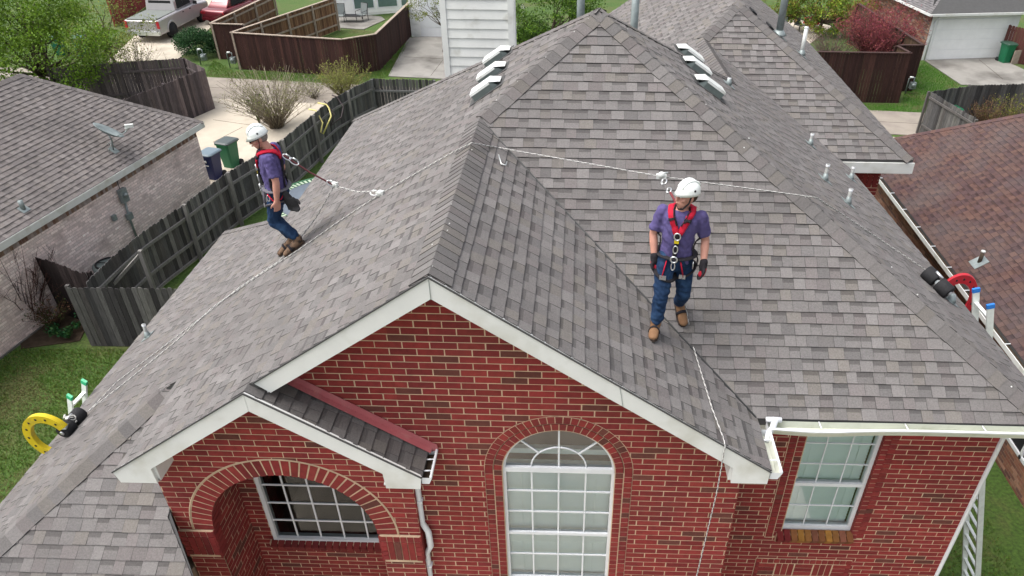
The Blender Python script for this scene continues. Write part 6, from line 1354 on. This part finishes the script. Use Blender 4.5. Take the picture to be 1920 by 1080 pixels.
ly = rope('shock_lanyard', 'dark red shock absorbing lanyard behind the sideways worker', [lanyL, lanyL.lerp(devL, .5)-V(0, 0, .02), devL], .011, .03, 0, 1); ly.data.materials.clear(); ly.data.materials.append(mat('lanyard', (.11, .03, .035), .8))
def connector(p, d, label, L=.10):
    T = thing('carabiner', label, 'carabiner', p); d = Vector(d).normalized(); u = d.orthogonal().normalized()
    obj('frame', MB().tube([p+d*L*.5*math.cos(2*math.pi*k/18)+u*L*.26*math.sin(2*math.pi*k/18) for k in range(19)], .008, 8, cap=False), M['steel'], T); obj('gate_sleeve', MB().tube([p-d*L*.25+u*L*.26, p+d*L*.25+u*L*.26], .011, 8), M['alu'], T); return T
dL = devL-lanyL
connector(lanyL+dL*.06, dL, 'steel carabiner at the upper end of the dark red lanyard'); connector(lanyL+dL*.20, dL, 'steel carabiner part way down the dark red lanyard', .12)
connector(devL-dL*.07, dL, 'steel carabiner linking the dark red lanyard to the rope grab', .11)
def grab(p, d, label):
    T = thing('rope_grab', label, 'rope grab', p); d = Vector(d).normalized(); u = d.cross(V(0, 0, 1)).normalized()
    obj('body', MB().box(p, (.11, .035, .05), 0, None, (d, u, d.cross(u))).lathe([(.035, -.02), (.04, 0), (.035, .02)], p+V(0, 0, .015), u, 14), M['vent'], T); obj('lever', MB().tube([p-d*.03+V(0, 0, .03), p+d*.07+V(0, 0, .05)], .010, 6), M['alu'], T); return T
grab(devL, grabL-devL, 'silver rope grab hanging between lanyard and tail rope'); grab(grabL, grabL-devL, 'silver rope grab clamped on the lifeline above the left slope'); connector(grabL+(devL-grabL)*.13, grabL-devL, 'steel carabiner beside the clamped rope grab', .12)
# right worker: short sling to the lifeline
hk = FPk(1240, 331, .55); sh_ = atR(.86, -.16, .05)
rs = rope('shoulder_sling', 'short dark red sling from the harness up to the lifeline', [hk.lerp(sh_, .55), sh_], .013); rs.data.materials.clear(); rs.data.materials.append(mat('sling_red', (.16, .03, .035), .8))
connector(hk.lerp(sh_, .18), sh_-hk, 'steel carabiner on the lifeline behind the facing worker', .12); connector(hk.lerp(sh_, .48), sh_-hk, 'lower steel carabiner beside the facing worker shoulder', .10)
grab(hk, V(1, -.1, 0), 'silver rope grab on the lifeline behind the facing worker')
# spare hook on the lifeline near the ridge
sp_ = FPk(931, 277, .12); T = thing('spare_hook', 'red tape loop with silver hook hanging on the lifeline near the ridge', 'hook', sp_)
obj('tape_loop', MB().tube([sp_+V(-.02, 0, .02), sp_+V(.01, -.01, 0), sp_+V(.0, -.03, -.06)], .016, 6), M['red'], T)
e0 = GPk(940, 308, .02); mid_ = sp_.lerp(e0, .45); obj('hook', MB().tube([sp_+V(.0, -.03, -.05), mid_, e0, e0+V(.05, -.02, .0), e0+V(.06, .05, .01)], .009, 6), M['alu'], T)
# rope hanging from the facing worker over the rake
wlk = atR(.05, -.14, -.10)
dr = rope('hanging_rope', 'white flecked rope running down the gable slope and hanging over the brick wall', [wlk, V(2.36, 1.26, 7.70), FPk(1285, 572, .06), GPk(1297, 640, .02), GPk(1312, 690, .02), GPk(1335, 765, .02), V(*GPk(1358, 826, .02)), V(GPk(1360, 838, .02).x, -.325, GPk(1360, 838, 0).z+.01), V(2.62, -.33, 6.3), V(2.58, -.30, 4.9), V(2.5, -.30, 3.0), V(2.45, -.25, .05)])
# ================================================================== ladders and ladder anchors
def ladder(name, label, tops, bases, cap_m, step=.30, rail=(.03, .075)):
    T = thing(name, label, 'ladder', (Vector(bases[0])+Vector(bases[1]))/2); A, B = [Vector(t) for t in tops]; C, D = [Vector(t) for t in bases]; w = (B-A).normalized()
    for t, b in ((A, C), (B, D)):
        ax = (b-t).normalized(); n = w.cross(ax).normalized(); r = obj('side_rail', MB().box((t+b)/2, ((b-t).length, .028, .085), 0, None, (ax, w, n)), M['alu_w'], T); obj('end_cap', MB().box(t-ax*.015, (.06, .036, .095), 0, None, (ax, w, n)), cap_m, r)
    L = (C-A).length; n = int(L/step); ax = (C-A).normalized(); nrm = w.cross(ax).normalized()
    for k in range(n):
        p, q = A.lerp(C, (k+.6)/n), B.lerp(D, (k+.6)/n); obj('rung', MB().box((p+q)/2, ((q-p).length, .035, .045), 0, None, ((q-p).normalized(), ax, nrm)), M['alu_w'], T)
    return T
kx = gp(1830, 546, (1, 0, 0), 6.52); ky = gp(1857, 576, (1, 0, 0), 6.52)
ladder('extension_ladder', 'long aluminium ladder with blue end caps against the right eave', (kx, ky), (V(8.25, kx.y-.35, 0), V(8.25, ky.y-.45, 0)), M['blue_cap'])
lx = -6.02; t1 = gp(158, 718, (1, 0, 0), lx+.22); t2 = gp(131, 746, (1, 0, 0), lx+.10)
ladder('extension_ladder', 'aluminium ladder with green end caps against the left eave', (t1, t2), (V(-7.4, t1.y-.05, 0), V(-7.4, t2.y-.05, 0)), M['green_cap'])
def anchor(name, label, roller_a, roller_b, centre, Rr, mat_, side, a0, a1, yaxis=(0, 1, 0), wdt=.055, stz=1.0):
    """perforated half ring hooked over the eave with a black foam roller lying on the slope"""
    a, b = Vector(roller_a), Vector(roller_b); T = thing(name, label, 'roof anchor', Vector(centre)); d = (b-a).normalized(); mid = (a+b)/2
    for p, q in ((a, mid-d*.02), (mid+d*.02, b)): obj('roller', MB().lathe([(.02, 0), (.086, 0), (.094, .012), (.094, (q-p).length-.012), (.086, (q-p).length), (.02, (q-p).length)], p, (q-p), 20), M['black'], T)
    for p, s in ((a, -1), (b, 1)): obj('hub', MB().lathe([(.008, 0), (.030, 0), (.030, .012), (.012, .016)], p, d*s, 14), M['steel'], T)
    c = Vector(centre); y = Vector(yaxis).normalized(); X = V(side, 0, 0); Z = V(0, 0, 1); n = 40; ins, outs = [], []
    P = lambda r, t: c+X*r*math.cos(t)+Z*r*math.sin(t)*stz
    r0, r1 = Rr-wdt*.9, Rr+wdt*.9
    mb = MB(); ring_ = []
    for k in range(n+1):
        t = math.radians(a0+(a1-a0)*k/n); ring_.append([P(r0, t)-y*.03, P(r1, t)-y*.03, P(r1, t)+y*.03, P(r0, t)+y*.03])
    mb.rings(ring_, True, True, None, False); rr = obj('half_ring', mb, mat_, T)
    for k in range(9):
        t = math.radians(a0+(a1-a0)*(k+.7)/9.4); obj('hole', MB().lathe([(.001, 0), (.017, 0), (.017, .064)], P(Rr, t)-y*.032, y, 12), M['dark'], rr)
    obj('bracket', MB().bar(mid, P(Rr, math.radians(a0)), .05, .05), M['alu'], T); obj('buckle', MB().tube([mid+V(0, 0, .09)+d*.05, mid+V(0, 0, .10)-d*.06], .02, 8), M['steel'], T)
    return T
ra, rb = RPk(1736, 508, .095), RPk(1780, 550, .095); cR = gp(1790, 562, (0, 1, 0), max(kx.y, (ra.y+rb.y)/2)+.28)
anchor('ladder_anchor', 'red perforated half ring anchor with black rollers on the right slope', ra, rb, cR, .235, M['red'], 1, 150, -70, (.25, 1, 0), .05, 1.5)
la, lb = LPk(117, 812, .095), LPk(152, 772, .095); cL = gp(95, 818, (0, 1, 0), la.y)
anchor('ladder_anchor', 'yellow perforated half ring anchor with black rollers on the left slope', la, lb, cL, .265, M['yellow'], -1, 150, -100, (.15, 1, .0), .055, 1.2)
mb = MB(); R = random.Random(3)
wr = [(la+lb)/2+V(.07*math.cos(t*1.1), .03*math.sin(t*2.3), .06+.05*math.sin(t)) for t in [k*.4 for k in range(40)]]
tag(obj('tether_wrap', MB().tube(wr, .009, 6, (.5, .5, .48)), M['rope']), 'white cord wrapped round the rollers of the yellow anchor', 'cord')
